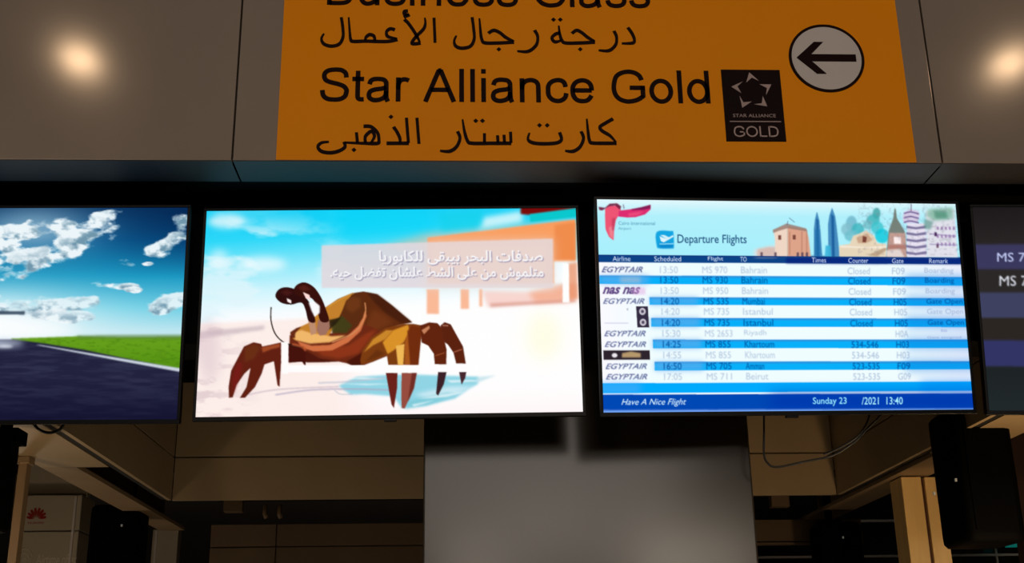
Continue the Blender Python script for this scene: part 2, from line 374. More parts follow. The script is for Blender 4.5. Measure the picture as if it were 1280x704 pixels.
arab([
 [[(1203, 75), (1218, 96), (1228, 120), (1222, 134), (1180, 136)], [(1150, 88), (1160, 110), (1157, 140), (1132, 163), (1092, 162)],
  [(990, 98), (1008, 86), (1028, 95), (1052, 114), (1078, 128)], [(1078, 131), (1020, 134), (966, 134), (952, 124), (944, 100), (940, 68)], [(946, 96), (928, 100), (914, 115), (926, 130), (950, 124)], [(1022, 158)], [(920, 45)], [(946, 45)]],
 [[(848, 85), (860, 110), (854, 142), (824, 166), (782, 165)], [(672, 97), (692, 86), (714, 94), (740, 114), (770, 128)], [(770, 131), (715, 134), (662, 134), (648, 124), (642, 90), (638, 40)], [(712, 158)],
  [(610, 36), (616, 80), (618, 118), (604, 146), (572, 154), (548, 146), (542, 126), (550, 106)]],
 [[(465, 38), (467, 85), (469, 133)], [(352, 44), (368, 60), (392, 95), (412, 132)], [(414, 134), (396, 137), (380, 134), (398, 108), (424, 82), (432, 60), (430, 38)], [(366, 12), (352, 14), (352, 24), (368, 26)], [(372, 26), (350, 36)],
  [(316, 84), (298, 80), (284, 92), (290, 110), (325, 118)], [(326, 121), (290, 128), (236, 128), (206, 127), (160, 128), (148, 122), (144, 90), (140, 36)], [(240, 126), (236, 108), (220, 102), (206, 112), (202, 126)],
  [(112, 36), (118, 80), (118, 112), (104, 138), (74, 146), (46, 138), (36, 118), (46, 98)]]], 390, 10, 3.048, 0)
arab([
 [[(1204, 60), (1176, 76), (1152, 92), (1160, 108), (1192, 128), (1216, 154)], [(1218, 158), (1170, 158), (1122, 157), (1110, 148), (1104, 110), (1099, 60)], [(1076, 110), (1086, 138), (1072, 172), (1044, 190), (1012, 188)],
  [(990, 114), (998, 142), (980, 156), (930, 160), (884, 156), (864, 142), (870, 116)], [(910, 86)], [(941, 86)]],
 [[(794, 112), (796, 156)], [(768, 124), (770, 156)], [(742, 126), (744, 156)], [(690, 118), (690, 156)], [(797, 158), (720, 158), (640, 158), (622, 148), (610, 110), (602, 62)], [(582, 110), (592, 138), (578, 172), (550, 190), (512, 188)], [(655, 68)], [(682, 68)]],
 [[(420, 56), (424, 110), (428, 160)], [(378, 56), (382, 110), (386, 156)], [(388, 158), (340, 158), (298, 158)], [(326, 92), (342, 116), (352, 140), (352, 157)], [(316, 52)],
  [(206, 90), (236, 92), (262, 116), (268, 146), (262, 158), (210, 158), (130, 155)], [(214, 156), (214, 130), (238, 110), (250, 130), (236, 156)], [(178, 114), (182, 156)], [(168, 184)],
  [(128, 152), (132, 172), (110, 188), (74, 196), (38, 190), (24, 172), (38, 156), (68, 152)]]], 390, 130, 3.2, 0)
# arrow disc
cx, cz = fx(1033, 73); rr = fx(1080, 73)[0]-cx; rr = (rr+cx-fx(986, 73)[0])/2
def disc(r0, r1, y, th, name, m, parent, cx=cx, cz=cz, n=72):
    bm = bmesh.new()
    def ring(r, yy): return [bm.verts.new((cx+r*math.cos(2*math.pi*k/n), yy, cz+r*math.sin(2*math.pi*k/n))) for k in range(n)]
    A, B = ring(r1, y), ring(r1, y+th)
    for k in range(n): bm.faces.new((A[k], A[(k+1) % n], B[(k+1) % n], B[k]))
    if r0:
        C_, D = ring(r0, y), ring(r0, y+th)
        for k in range(n):
            bm.faces.new((A[k], C_[k], C_[(k+1) % n], A[(k+1) % n])); bm.faces.new((C_[k], D[k], D[(k+1) % n], C_[(k+1) % n]))
            bm.faces.new((B[k], D[k], D[(k+1) % n], B[(k+1) % n]))
    else: bm.faces.new(A); bm.faces.new(B)
    bmesh.ops.recalc_face_normals(bm, faces=bm.faces[:]); me = bpy.data.meshes.new(name); bm.to_mesh(me); bm.free()
    return link(name, me, m, parent)
ad = disc(0, rr*.93, FY-.0065, .0022, 'arrow_disc', M['white'], sgn)
disc(rr*.925, rr, FY-.0075, .0032, 'ring', M['ink'], ad)
s = rr
arrow = [(-.80, 0), (-.30, .47), (-.05, .47), (-.40, .105), (.78, .105), (.78, -.105), (-.40, -.105), (-.05, -.47), (-.30, -.47)]
MB().prism([(cx+a*s, cz+b*s) for a, b in arrow], FY-.0085, FY-.0067).build('arrow', M['ink'], ad)
# gold badge
bx0, bz0 = fx(909, 177); bx1, bz1 = fx(972, 88); bx1 = (fx(985, 177)[0]+fx(972, 88)[0])/2; bx0 = (fx(909, 177)[0]+fx(900, 88)[0])/2
bd = MB().box(bx0, bx1, FY-.007, FY-.0042, bz0, bz1).build('badge', mat('badge_black', (22, 5, 4), .6, spec=.1), sgn)
bw, bh = bx1-bx0, bz1-bz0
silver = mat('badge_silver', (175, 150, 145), .5)
bcx, bcz = bx0+bw*.5, bz0+bh*.69
for k in range(5):
    t = math.pi/2+2*math.pi*k/5; rr_ = bw*.265
    c = np.array([bcx+rr_*math.cos(t), bcz+rr_*math.sin(t)])
    # notched dart pointing outward and turning around the centre
    u = np.array([math.cos(t+.25), math.sin(t+.25)]); v = np.array([-u[1], u[0]]); q = bw*.13
    pts = [c+u*q*.75, c-v*q*.85-u*q*.75, c-u*q*.05-v*q*.1, c+v*q*.85-u*q*.55]
    MB().prism([tuple(z) for z in pts], FY-.0082, FY-.0071).build('star_dart', silver, bd)
MB().box(bx0+bw*.08, bx0+bw*.94, FY-.0078, FY-.0071, bz0+bh*.265, bz0+bh*.277).build('divider', silver, bd)
latin('GOLD', bx0+bw*.13, bx0+bw*.88, bz0+bh*.06, bz0+bh*.205, bd, silver, y=FY-.0082, th=.001, weight=44)
put_text('wordmark', 'STAR ALLIANCE', bx0+bw*.14, bx0+bw*.86, bz0+bh*.33, bz0+bh*.375, bd, silver, y=FY-.0082, th=.001)

# ---------------------------------------------------------------- screens: pictures painted as emitting vertex colours (self-lit displays)
TW, TH = 1.21, .6806
def homography(dst):
    A = []; src = [(0, 0), (1, 0), (1, 1), (0, 1)]
    for (u, v), (x, y) in zip(src, dst):
        A.append([u, v, 1, 0, 0, 0, -x*u, -x*v, -x]); A.append([0, 0, 0, u, v, 1, -y*u, -y*v, -y])
    return np.linalg.svd(np.array(A))[2][-1].reshape(3, 3)
class Canvas:
    # colours in display values 0..255; shapes are given in photograph pixels and mapped to the display's own grid
    def __init__(s, W, H, corners):
        s.W, s.H = W, H; s.Hm = np.linalg.inv(homography(corners))
        u, v = np.meshgrid(np.linspace(0, 1, W), np.linspace(0, 1, H)); s.u, s.v = u, v
        Hf = homography(corners); d = Hf[2, 0]*u+Hf[2, 1]*v+Hf[2, 2]
        s.px = (Hf[0, 0]*u+Hf[0, 1]*v+Hf[0, 2])/d; s.py = (Hf[1, 0]*u+Hf[1, 1]*v+Hf[1, 2])/d
        s.img = np.zeros((H, W, 3))
    def tg(s, p):
        p = np.asarray(p, float); q = np.c_[p, np.ones(len(p))] @ s.Hm.T; q = q[:, :2]/q[:, 2:]
        return q*[s.W-1, s.H-1]
    def mask(s, poly, out=None):
        g_ = s.tg(poly); m = np.zeros((s.H, s.W)) if out is None else out
        x0, y0 = np.floor(g_.min(0)).astype(int)-1; x1, y1 = np.ceil(g_.max(0)).astype(int)+2
        x0, y0, x1, y1 = max(x0, 0), max(y0, 0), min(x1, s.W), min(y1, s.H)
        if x1 <= x0 or y1 <= y0: return m
        S = 3; o = (np.arange(S)+.5)/S-.5
        xs = (np.arange(x0, x1)[:, None]+o).ravel(); ys = (np.arange(y0, y1)[:, None]+o).ravel()
        X, Y = np.meshgrid(xs, ys); ins = np.zeros(X.shape, bool); n = len(g_)
        for i in range(n):
            xa, ya = g_[i]; xb, yb_ = g_[(i+1) % n]
            if ya == yb_: continue
            c = ((ya > Y) != (yb_ > Y)) & (X < (xb-xa)*(Y-ya)/(yb_-ya)+xa); ins ^= c
        a = ins.reshape(y1-y0, S, x1-x0, S).mean((1, 3)); m[y0:y1, x0:x1] = np.maximum(m[y0:y1, x0:x1], a) if out is None else m[y0:y1, x0:x1]+a
        return m
    def blend(s, m, c):
        m = np.clip(m, 0, 1)[..., None]; s.img = s.img*(1-m)+np.asarray(c, float)*m
    def poly(s, p, c, a=1, blur=0, sm=0):
        if sm: p = smoothpts(p, sm, True)
        m = s.mask(p)
        if blur: m = blur2(m, blur)
        s.blend(m*a, c)
    def line(s, p, wd, c, a=1, blur=0, sm=6):
        q = np.array(smoothpts(p, sm) if sm else p, float); d = np.gradient(q, axis=0); nn = np.c_[-d[:, 1], d[:, 0]]; nn /= np.linalg.norm(nn, axis=1)[:, None]+1e-9
        s.poly(np.r_[q+nn*wd/2, (q-nn*wd/2)[::-1]], c, a, blur)
    def ell(s, cx, cy, rx, ry, c, a=1, blur=0, rot=0):
        t = np.linspace(0, 2*np.pi, 28, endpoint=False); x, y = rx*np.cos(t), ry*np.sin(t)
        s.poly(np.c_[cx+x*math.cos(rot)-y*math.sin(rot), cy+x*math.sin(rot)+y*math.cos(rot)], c, a, blur)
    def text(s, body, x0, x1, y0, y1, c, a=1, blur=.5, **k):
        co, tri = text_geo(body, **k)
        if not len(co): return
        lo, hi = co.min(0), co.max(0); m = np.zeros((s.H, s.W))
        P = np.c_[x0+(co[:, 0]-lo[0])/(hi[0]-lo[0])*(x1-x0), y1-(co[:, 1]-lo[1])/(hi[1]-lo[1])*(y1-y0)]
        for t in tri: s.mask(P[t], m)
        s.blend(blur2(np.clip(m, 0, 1), blur)*a, c)
def blur2(m, r):
    if r <= 0: return m
    n = max(1, int(math.ceil(r*2.5))); k = np.exp(-.5*(np.arange(-n, n+1)/r)**2); k /= k.sum()
    for ax in (0, 1):
        p = np.pad(m, [(n, n) if i == ax else (0, 0) for i in range(m.ndim)], mode='edge'); o = np.zeros_like(m)
        for i, kk in enumerate(k): o += kk*np.take(p, np.arange(i, i+m.shape[ax]), axis=ax)
        m = o
    return m
def fbm(X, Y, seed, octv=5):
    r = np.random.default_rng(seed); out = 0; amp = 1; tot = 0
    for o in range(octv):
        T = r.random((64, 64)); x = X*2**o; y = Y*2**o; xi = np.floor(x).astype(int); yi = np.floor(y).astype(int); fx_, fy_ = x-xi, y-yi
        fx_ = fx_*fx_*(3-2*fx_); fy_ = fy_*fy_*(3-2*fy_); q = lambda a, b: T[b % 64, a % 64]
        out = out+amp*((q(xi, yi)*(1-fx_)+q(xi+1, yi)*fx_)*(1-fy_)+(q(xi, yi+1)*(1-fx_)+q(xi+1, yi+1)*fx_)*fy_); tot += amp; amp *= .5
    return out/tot
def ramp(t, stops):
    ts = [q[0] for q in stops]; cs = np.array([q[1] for q in stops], float)
    return np.stack([np.interp(t, ts, cs[:, k]) for k in range(3)], -1)
SCR = bpy.data.materials.new('display_picture'); SCR.use_nodes = True; nt = SCR.node_tree
for n_ in list(nt.nodes): nt.nodes.remove(n_)
vc = nt.nodes.new('ShaderNodeVertexColor'); vc.layer_name = 'Col'; em = nt.nodes.new('ShaderNodeEmission'); ou = nt.nodes.new('ShaderNodeOutputMaterial')
nt.links.new(vc.outputs[0], em.inputs[0]); nt.links.new(em.outputs[0], ou.inputs[0])
def make_tv(pose, canvas, name, label, depth=.055):
    (x, y, z), yaw, tilt, roll = pose
    o = empty(name, (x, y, z), label, 'screen', 'flight and advertising screens under the canopy')
    a, b, c = R(yaw), R(tilt), R(roll)
    u = Vector((math.cos(a), math.sin(a), 0)); v = Vector((0, 0, 1)); n = u.cross(v)
    v2 = v*math.cos(b)+n*math.sin(b); u2 = u*math.cos(c)+v2*math.sin(c); v3 = v2*math.cos(c)-u*math.sin(c); n3 = u2.cross(v3)
    Mx = Matrix((u2, -n3, v3)).transposed()
    def put(me, nm, m, parent=o):
        if m: me.materials.append(m)
        for q in me.vertices: q.co = Mx @ q.co
        ob = bpy.data.objects.new(nm, me); COL.objects.link(ob); ob.parent = parent; return ob
    def bm_obj(mb, nm, m, parent=o):
        me = bpy.data.meshes.new(nm); mb.bm.to_mesh(me); mb.bm.free(); return put(me, nm, m, parent)
    e = .009; w2, h2 = TW/2, TH/2
    bz = MB(); bz.box(-w2-e, w2+e, -.006, .012, h2, h2+e, .002).box(-w2-e, w2+e, -.006, .012, -h2-e*1.5, -h2, .002)
    bz.box(-w2-e, -w2, -.006, .012, -h2, h2, .002).box(w2, w2+e, -.006, .012, -h2, h2, .002); bm_obj(bz, 'bezel', M['bezel'])
    bm_obj(MB().box(-w2-e+.004, w2+e-.004, .0125, .035, -h2-e, h2+e-.004, .006).box(-w2*.7, w2*.7, .035, depth, -h2*.7, h2*.55, .01), 'housing', M['bezel'])
    bm_obj(MB().box(-.02, .02, -.004, .01, -h2-e*1.5-.008, -h2-e*1.4, .002), 'receiver', M['bezel'])
    # picture
    W, H = canvas.W, canvas.H
    U, V = np.meshgrid(np.linspace(-w2, w2, W), np.linspace(h2, -h2, H)); co = np.c_[U.ravel(), np.full(W*H, -.001), V.ravel()]
    i = np.arange(W*H).reshape(H, W); f = np.stack([i[:-1, :-1], i[1:, :-1], i[1:, 1:], i[:-1, 1:]], -1).reshape(-1, 4)
    me = bpy.data.meshes.new('picture'); me.vertices.add(W*H); me.vertices.foreach_set('co', (co @ np.array(Mx).T).ravel())
    me.loops.add(f.size); me.loops.foreach_set('vertex_index', f.ravel()); me.polygons.add(len(f)); me.polygons.foreach_set('loop_start', np.arange(len(f))*4)
    me.update(calc_edges=True)
    ca = me.color_attributes.new('Col', 'FLOAT_COLOR', 'POINT'); px = np.ones((W*H, 4)); px[:, :3] = lin(np.clip(canvas.img, 0, 255)).reshape(-1, 3)
    ca.data.foreach_set('color', px.ravel()); me.materials.append(SCR)
    ob = bpy.data.objects.new('picture', me); COL.objects.link(ob); ob.parent = o
    # mount arm back to the beam
    mz = min(.15, FZ-.08-z)
    st = MB().box(-.12, .12, .0, 3.789-y, .10, .20, .004)
    me = bpy.data.meshes.new('mount'); st.bm.to_mesh(me); st.bm.free()
    for q in me.vertices:
        if q.co.y < .02: q.co.y += .045-.003
    me.materials.append(M['black']); ob = bpy.data.objects.new('mount', me); COL.objects.link(ob); ob.parent = o
    return o

# --- advertisement with a crab on a beach
c = Canvas(560, 315, [(259.9, 263.1), (719.3, 260.7), (728.5, 514.5), (244, 523.6)])
A5 = lambda pts: [(240+x/2.514, 250+y/2.514) for x, y in pts]
A7 = lambda pts: [(340+x/3.912, 340+y/3.912) for x, y in pts]
A8 = lambda pts: [(270+x/4.141, 340+y/4.141) for x, y in pts]
X, Y = c.px, c.py
c.img = ramp((Y+.06*(X-450))/1., [(258, (20, 205, 245)), (290, (45, 215, 248)), (325, (140, 232, 250)), (355, (205, 244, 253)), (385, (246, 252, 255)), (400, (255, 250, 250)), (524, (255, 240, 242))])
n1 = fbm(X/60, Y/28, 3); wl = np.clip((n1-.50)*7, 0, 1)*np.clip(1-(X-330)/160, 0, 1)*np.clip((Y-262)/30, .25, 1); c.blend(wl*.75*(Y < 410), (225, 246, 252))
c.ell(285, 276, 24, 9, (240, 250, 252), .8, 5); c.ell(330, 330, 30, 9, (240, 252, 255), .8, 6); c.ell(275, 325, 12, 14, (240, 252, 255), .6, 6)
c.poly([(400, 262), (545, 262), (560, 290), (430, 300)], (0, 214, 250), .6, 14)
sand = np.clip((Y-(403-(X-245)*.05))/5, 0, 1)*np.clip((480-X)/60, 0, 1); c.blend(sand*.9, (253, 237, 232))
n2 = fbm(X/22, Y/9, 9); c.blend(np.clip((n2-.5)*6, 0, 1)*sand*np.clip((330-X)/70, 0, 1)*.5, (205, 180, 188))
c.poly(A5([(20, 415), (130, 405), (230, 395), (230, 408), (110, 425), (20, 440)]), (190, 170, 180), .6, 2)
c.ell(262, 440, 14, 40, (215, 190, 200), .5, 8)
c.poly(A5([(440, 300), (1240, 300), (1240, 660), (560, 660)]), (255, 255, 255), .9, 25)
c.ell(680, 420, 22, 30, (255, 253, 220), .7, 12)
# building
c.poly(A5([(590, 150), (740, 105), (1205, 62), (1205, 130), (740, 160)]), (250, 190, 150), .5, 6)
c.poly(A5([(745, 118), (1205, 62), (1205, 195), (1140, 195), (1140, 262), (745, 262)]), (250, 158, 96), 1, 1.2)
c.poly(A5([(1140, 80), (1205, 70), (1207, 192), (1140, 192)]), (238, 136, 72), .8, 2)
for a_, b_, t_, u_ in ((742, 780, 280, 358), (848, 874, 280, 342), (906, 916, 280, 335)): c.poly(A5([(a_, t_), (b_, t_), (b_, u_), (a_, u_)]), (250, 178, 140), .9, 1.2)
c.poly(A5([(916, 285), (1130, 290), (1165, 275), (1205, 262), (1210, 305), (1165, 320), (930, 335)]), (248, 205, 196), .8, 3)
c.poly(A5([(1060, 290), (1205, 250), (1208, 318), (1080, 322)]), (244, 165, 130), .7, 4)
c.poly(A5([(940, 325), (1205, 312), (1205, 320), (940, 337)]), (200, 110, 90), .5, 2)
c.poly(A5([(1138, 192), (1212, 192), (1214, 262), (1138, 262)]), (255, 255, 255), .8, 2)
c.poly(A5([(1180, 200), (1210, 195), (1212, 310), (1182, 312)]), (236, 150, 110), .8, 2)
c.poly(A5([(920, 55), (1040, 35), (1040, 70), (900, 92)]), (235, 250, 252), .8, 4)
c.poly(A5([(780, 40), (915, 30), (915, 85), (790, 100)]), (20, 210, 235), .7, 4)
c.poly(A5([(1035, 22), (1205, 22), (1205, 34), (1062, 48), (1035, 45)]), (120, 12, 10), 1, 1.4)
c.poly(A5([(1062, 46), (1205, 27), (1206, 55), (1065, 70)]), (10, 200, 205), 1, 1.2)
c.poly(A5([(1165, 200), (1184, 200), (1186, 322), (1165, 322)]), (255, 255, 255), 1, .8)
# caption
c.poly(A5([(412, 142), (1135, 122), (1136, 276), (412, 276)]), (226, 216, 222), .88, 1)
c.poly(A5([(740, 125), (1135, 123), (1136, 276), (740, 276)]), (236, 214, 206), .6, 8)
t1, t2 = arabic('صدفات البحر بيبقى للكابوريا'), arabic('متلموش من على الشط علشان تفضل حيه.')
for dx, dy, cc, al in ((1.2, 1.2, (140, 132, 165), .8), (0, 0, (255, 255, 255), .95)):
    c.text(t1, 476+dx, 679+dx, 313+dy, 331+dy, cc, al, .55, offset=.014); c.text(t2, 415+dx, 680+dx, 333+dy, 350+dy, cc, al, .55, offset=.014)
# shadows on the sand
c.poly(A7([(330, 560), (420, 515), (570, 505), (720, 503), (870, 508), (1015, 512), (1012, 548), (965, 575), (900, 620), (760, 655), (640, 668), (600, 610), (470, 600), (390, 602)]), (132, 208, 226), .9, 1.5)
c.poly(A7([(700, 600), (880, 560), (1010, 560), (900, 600), (780, 625)]), (245, 250, 255), .6, 3)
c.poly(A7([(640, 640), (860, 590), (920, 600), (760, 655), (660, 672)]), (120, 200, 215), .7, 2)
for q_ in ([(330, 548), (470, 556), (600, 548), (470, 548)], [(370, 522), (470, 530), (560, 524), (450, 516)], [(720, 622), (860, 612), (960, 584), (840, 600)], [(860, 530), (1015, 528), (1015, 535), (880, 542)], [(690, 650), (800, 628), (760, 642), (700, 660)]):
    c.poly(A7(q_), (238, 248, 252), .75, 1)
c.poly(A7([(1010, 514), (1100, 505), (1000, 545)]), (190, 225, 235), .8, 1.5); c.line(A7([(20, 605), (200, 580), (420, 575), (600, 580)]), 2.0, (175, 165, 190), .7, .8); c.line(A7([(230, 545), (360, 540), (560, 520)]), 2, (190, 195, 210), .7, .8)
c.line(A7([(310, 580), (340, 600), (400, 600)]), 1.2, (170, 180, 195), .6, .6)
c.line(A8([(170, 640), (330, 612), (640, 596)]), 1.6, (205, 185, 195), .8, .8)
# crab body
DK, BR, MB_, RD, GD, YL = (58, 24, 12), (98, 44, 18), (128, 58, 24), (120, 30, 14), (176, 104, 32), (226, 160, 74)
c.poly(A7([(270, 175), (330, 132), (400, 103), (455, 95), (520, 108), (590, 160), (650, 212), (692, 246), (620, 262), (540, 300), (470, 350), (440, 420), (380, 330)]), (94, 42, 16), 1, .5)
c.poly(A7([(470, 100), (525, 110), (600, 168), (692, 246), (640, 252), (560, 200), (510, 150)]), (70, 30, 14), .9, 1.2)
c.poly(A7([(500, 180), (560, 210), (600, 250), (500, 300), (450, 330), (470, 250)]), (118, 56, 24), .7, 3)
c.poly(A7([(92, 310), (88, 445), (150, 438), (180, 444), (250, 443), (330, 440), (370, 448), (410, 462), (450, 460), (500, 440), (570, 412), (570, 300), (470, 260), (300, 300)]), (108, 40, 20), 1, .6)
c.poly(A7([(88, 355), (170, 385), (240, 425), (330, 438), (250, 443), (180, 444), (150, 438), (86, 445)]), (74, 22, 14), .9, .8)
c.poly(A7([(210, 375), (380, 360), (470, 300), (520, 280), (430, 400), (330, 425), (250, 410)]), (150, 56, 26), .8, 2)
c.poly(A7([(370, 440), (440, 400), (520, 330), (450, 455), (400, 462)]), (70, 20, 10), .9, 1)
c.poly(A7([(130, 340), (200, 362), (290, 358), (370, 320), (430, 262), (462, 190), (470, 215), (440, 290), (380, 345), (300, 385), (210, 390), (150, 370)]), (214, 116, 70), .95, .7)
c.poly(A7([(95, 300), (130, 275), (185, 250), (215, 215), (275, 168), (330, 133), (400, 103), (380, 140), (350, 200), (300, 290), (270, 330), (200, 345), (110, 330)]), (196, 128, 44), 1, .6)
c.poly(A7([(100, 300), (150, 285), (200, 300), (300, 315), (370, 310), (290, 345), (190, 352), (120, 335)]), (240, 182, 106), 1, 1)
c.poly(A7([(95, 295), (125, 275), (150, 268), (120, 300), (118, 325), (98, 322)]), (90, 30, 16), .9, .6)
c.poly(A7([(350, 190), (370, 140), (410, 108), (450, 115), (464, 170), (452, 225), (420, 268), (380, 300), (300, 300), (325, 245)]), (92, 44, 18), 1, .6)
c.poly(A7([(300, 245), (350, 215), (400, 262), (370, 300), (300, 298)]), (66, 62, 24), .95, 1)
c.poly(A7([(285, 235), (345, 222), (320, 255), (285, 285)]), (40, 30, 14), .9, .8)
c.poly(A7([(370, 145), (405, 118), (440, 130), (440, 170), (400, 200), (370, 180)]), (120, 62, 26), .6, 2)
c.line(A7([(462, 150), (464, 200), (440, 262), (395, 305), (300, 345)]), 1.6, (212, 140, 90), .9, .5)
c.line(A7([(280, 172), (350, 128), (410, 103)]), 1.4, (220, 160, 60), .7, .6)
# eye stalks
c.poly(A7([(183, 235), (215, 235), (226, 300), (196, 310)]), (190, 140, 110), 1, .6, 0)
c.poly(A7([(232, 235), (285, 232), (290, 270), (270, 308), (240, 312), (224, 285)]), (160, 112, 96), 1, .6)
c.poly(A7([(218, 245), (205, 185), (180, 135), (130, 90), (80, 74), (40, 84), (22, 118), (50, 150), (100, 160), (150, 150), (170, 185), (185, 240)]), (48, 14, 14), 1, .4, 4)
c.poly(A7([(285, 240), (270, 180), (245, 120), (210, 72), (165, 50), (125, 65), (112, 100), (150, 122), (200, 128), (225, 170), (243, 240)]), (56, 16, 12), 1, .4, 4)
c.poly(A7([(45, 98), (80, 85), (110, 100), (80, 118)]), (86, 30, 26), .6, 1.5); c.poly(A7([(130, 75), (165, 62), (200, 85), (160, 95)]), (100, 40, 28), .6, 1.5)
c.poly(A7([(78, 128), (100, 138), (100, 154), (82, 146)]), (255, 240, 240), 1, .5); c.poly(A7([(158, 98), (190, 112), (196, 138), (172, 128)]), (255, 220, 215), 1, .5)
c.poly(A7([(186, 150), (215, 145), (240, 165), (240, 200), (215, 220), (200, 190)]), (250, 250, 252), 1, .8)
# right fore legs
c.poly(A7([(438, 432), (448, 385), (490, 322), (560, 275), (650, 254), (700, 254), (745, 262), (735, 330), (722, 455), (575, 456), (568, 408), (500, 440), (442, 456)]), (124, 60, 18), 1, .5)
c.poly(A7([(455, 395), (500, 330), (565, 285), (600, 285), (560, 330), (500, 360)]), (206, 138, 44), .95, .8)
c.poly(A7([(548, 345), (600, 285), (672, 258), (680, 290), (650, 345), (600, 385), (572, 402)]), (222, 150, 42), .95, .8)
c.poly(A7([(520, 380), (560, 400), (500, 430), (460, 440)]), (90, 40, 12), .6, 1.5)
c.poly(A7([(612, 362), (655, 352), (648, 456), (622, 456)]), (240, 184, 86), 1, .6)
c.poly(A7([(668, 290), (690, 262), (738, 272), (722, 455), (680, 455)]), (112, 42, 14), .9, .8)
c.poly(A7([(655, 350), (670, 300), (682, 455), (655, 455)]), (176, 92, 30), .8, .8)
c.poly(A7([(563, 495), (620, 495), (618, 570), (602, 668), (590, 650), (574, 560)]), (106, 34, 26), 1, .5)
c.poly(A7([(640, 495), (714, 495), (700, 570), (655, 670), (640, 668), (638, 620)]), (150, 76, 62), 1, .5); c.poly(A7([(690, 495), (714, 495), (700, 570), (670, 640)]), (104, 38, 30), .8, .8)
c.poly(A7([(730, 262), (775, 246), (815, 250), (838, 275), (848, 330), (860, 380), (858, 452), (802, 452), (797, 400), (770, 360), (738, 345)]), (98, 36, 14), 1, .5)
c.poly(A7([(738, 285), (775, 262), (778, 275), (750, 305)]), (210, 140, 100), .9, .6); c.line(A7([(805, 410), (850, 395)]), 1.2, (170, 90, 50), .8, .5)
c.poly(A7([(818, 488), (860, 488), (846, 550), (818, 606), (808, 596)]), (60, 34, 40), 1, .5)
c.poly(A7([(830, 262), (850, 245), (880, 256), (915, 320), (940, 365), (953, 448), (906, 448), (893, 395), (866, 355), (845, 340), (838, 300)]), (92, 34, 16), 1, .5)
c.line(A7([(840, 262), (868, 262)]), 1.6, (200, 140, 120), .8, .6); c.line(A7([(895, 392), (935, 378)]), 1.3, (190, 110, 80), .8, .5)
c.poly(A7([(920, 488), (956, 488), (950, 520), (932, 552)]), (72, 40, 48), 1, .5)
# left claw
c.poly(A8([(68, 657), (66, 600), (80, 515), (120, 440), (148, 388), (198, 366), (238, 374), (243, 388), (290, 378), (342, 366), (342, 470), (333, 598), (322, 590), (304, 465), (255, 482), (240, 530), (205, 600), (152, 657), (125, 657), (160, 600), (182, 500), (150, 530), (108, 590), (88, 655)]), (98, 32, 18), 1, .5)
c.poly(A8([(240, 392), (295, 380), (335, 372), (335, 392), (290, 402), (246, 420)]), (176, 84, 44), .8, 1)
c.poly(A8([(90, 640), (84, 560), (110, 480), (140, 470), (130, 540)]), (130, 26, 26), .6, 2); c.poly(A8([(150, 395), (200, 372), (240, 390), (200, 450), (150, 470)]), (112, 56, 24), .6, 2)
c.poly(A8([(380, 372), (440, 385), (470, 420), (470, 495), (452, 468), (380, 470)]), (70, 18, 12), 1, .5)
c.line(A8([(291, 182), (290, 250), (310, 318), (350, 362), (400, 382), (460, 392)]), 1.6, (40, 28, 24), .95, .4)
c.line(A8([(400, 375), (455, 390), (470, 410)]), 3.0, (190, 90, 50), .8, .8)
# white box outline over the picture
c.poly([(353.5, 428), (361.5, 428), (361.5, 468), (353.5, 468)], (255, 252, 252), 1, .5); c.poly([(361, 457), (586, 457), (586, 465), (361, 466)], (255, 253, 253), 1, .5)
make_tv(((-.215, 3.69, 2.759), -.79, 2.66, .32), c, 'advertising_screen', 'bright wall screen showing a brown crab on a beach')

# --- departures board
c = Canvas(680, 383, [(747, 250), (1193, 253), (1217, 514), (754, 515)]); X, Y = c.px, c.py
B5 = lambda pts: [(740+x/8.8, 245+y/8.8) for x, y in pts]
B6 = lambda pts: [(940+x/4.923, 245+y/4.923) for x, y in pts]
D1 = lambda x, y: (740+x/4.4, 240+y/4.4)
c.img = ramp(Y, [(250, (226, 248, 252)), (270, (176, 240, 252)), (320, (168, 240, 252))])
c.blend(np.clip((Y-326)/3, 0, 1), (240, 253, 255))
c.blend(np.clip((Y-326)/3, 0, 1)*np.clip((X-1120)/80, 0, 1)*.6, (236, 232, 250)); c.blend(np.clip((815-X)/60, 0, 1)*(Y > 326), (250, 250, 255))
def quad(xa, xb, yl0, yl1, yr0, yr1, cc, al=1, bl=.5): c.poly([(xa, yl0), (xb, yr0), (xb, yr1), (xa, yl1)], cc, al, bl)
# nav bar
quad(745, 1200, 318.4, 327.8, 320.6, 329.2, (12, 66, 134)); quad(980, 1200, 319.5, 328.5, 320.6, 329.2, (6, 34, 124), .8, 2)
rows = [(344.2, 354.8, 345.4, 356.4, 750), (371.2, 380.6, 372.4, 382.2, 811), (397, 408, 398.4, 409, 813), (424.2, 435, 424.8, 435.6, 815), (451.8, 462.8, 452.4, 462.6, 817)]
for a0, a1, b0, b1, xs_ in rows:
    quad(xs_, 1222, a0, a1, b0, b1, (8, 176, 250)); quad(xs_, 1222, a0, a0+2.4, b0, b0+2.4, (60, 130, 205), .65, .9)
    quad(xs_, xs_+60, a0, a1, a0, a1, (110, 170, 235), .65, 5); quad(1130, 1222, a0, a1, b0, b1, (16, 120, 220), .6, 9)
quad(751, 1222, 478.4, 491, 478.2, 490, (0, 170, 252)); quad(751, 800, 478.4, 491, 478.4, 491, (90, 170, 250), .6, 6); quad(1150, 1222, 478, 490, 478, 490, (0, 130, 245), .5, 8)
quad(745, 1230, 492.6, 511.6, 493.4, 512.4, (0, 72, 180)); quad(960, 1230, 493, 511.8, 493.4, 512.4, (0, 48, 172), .7, 12)
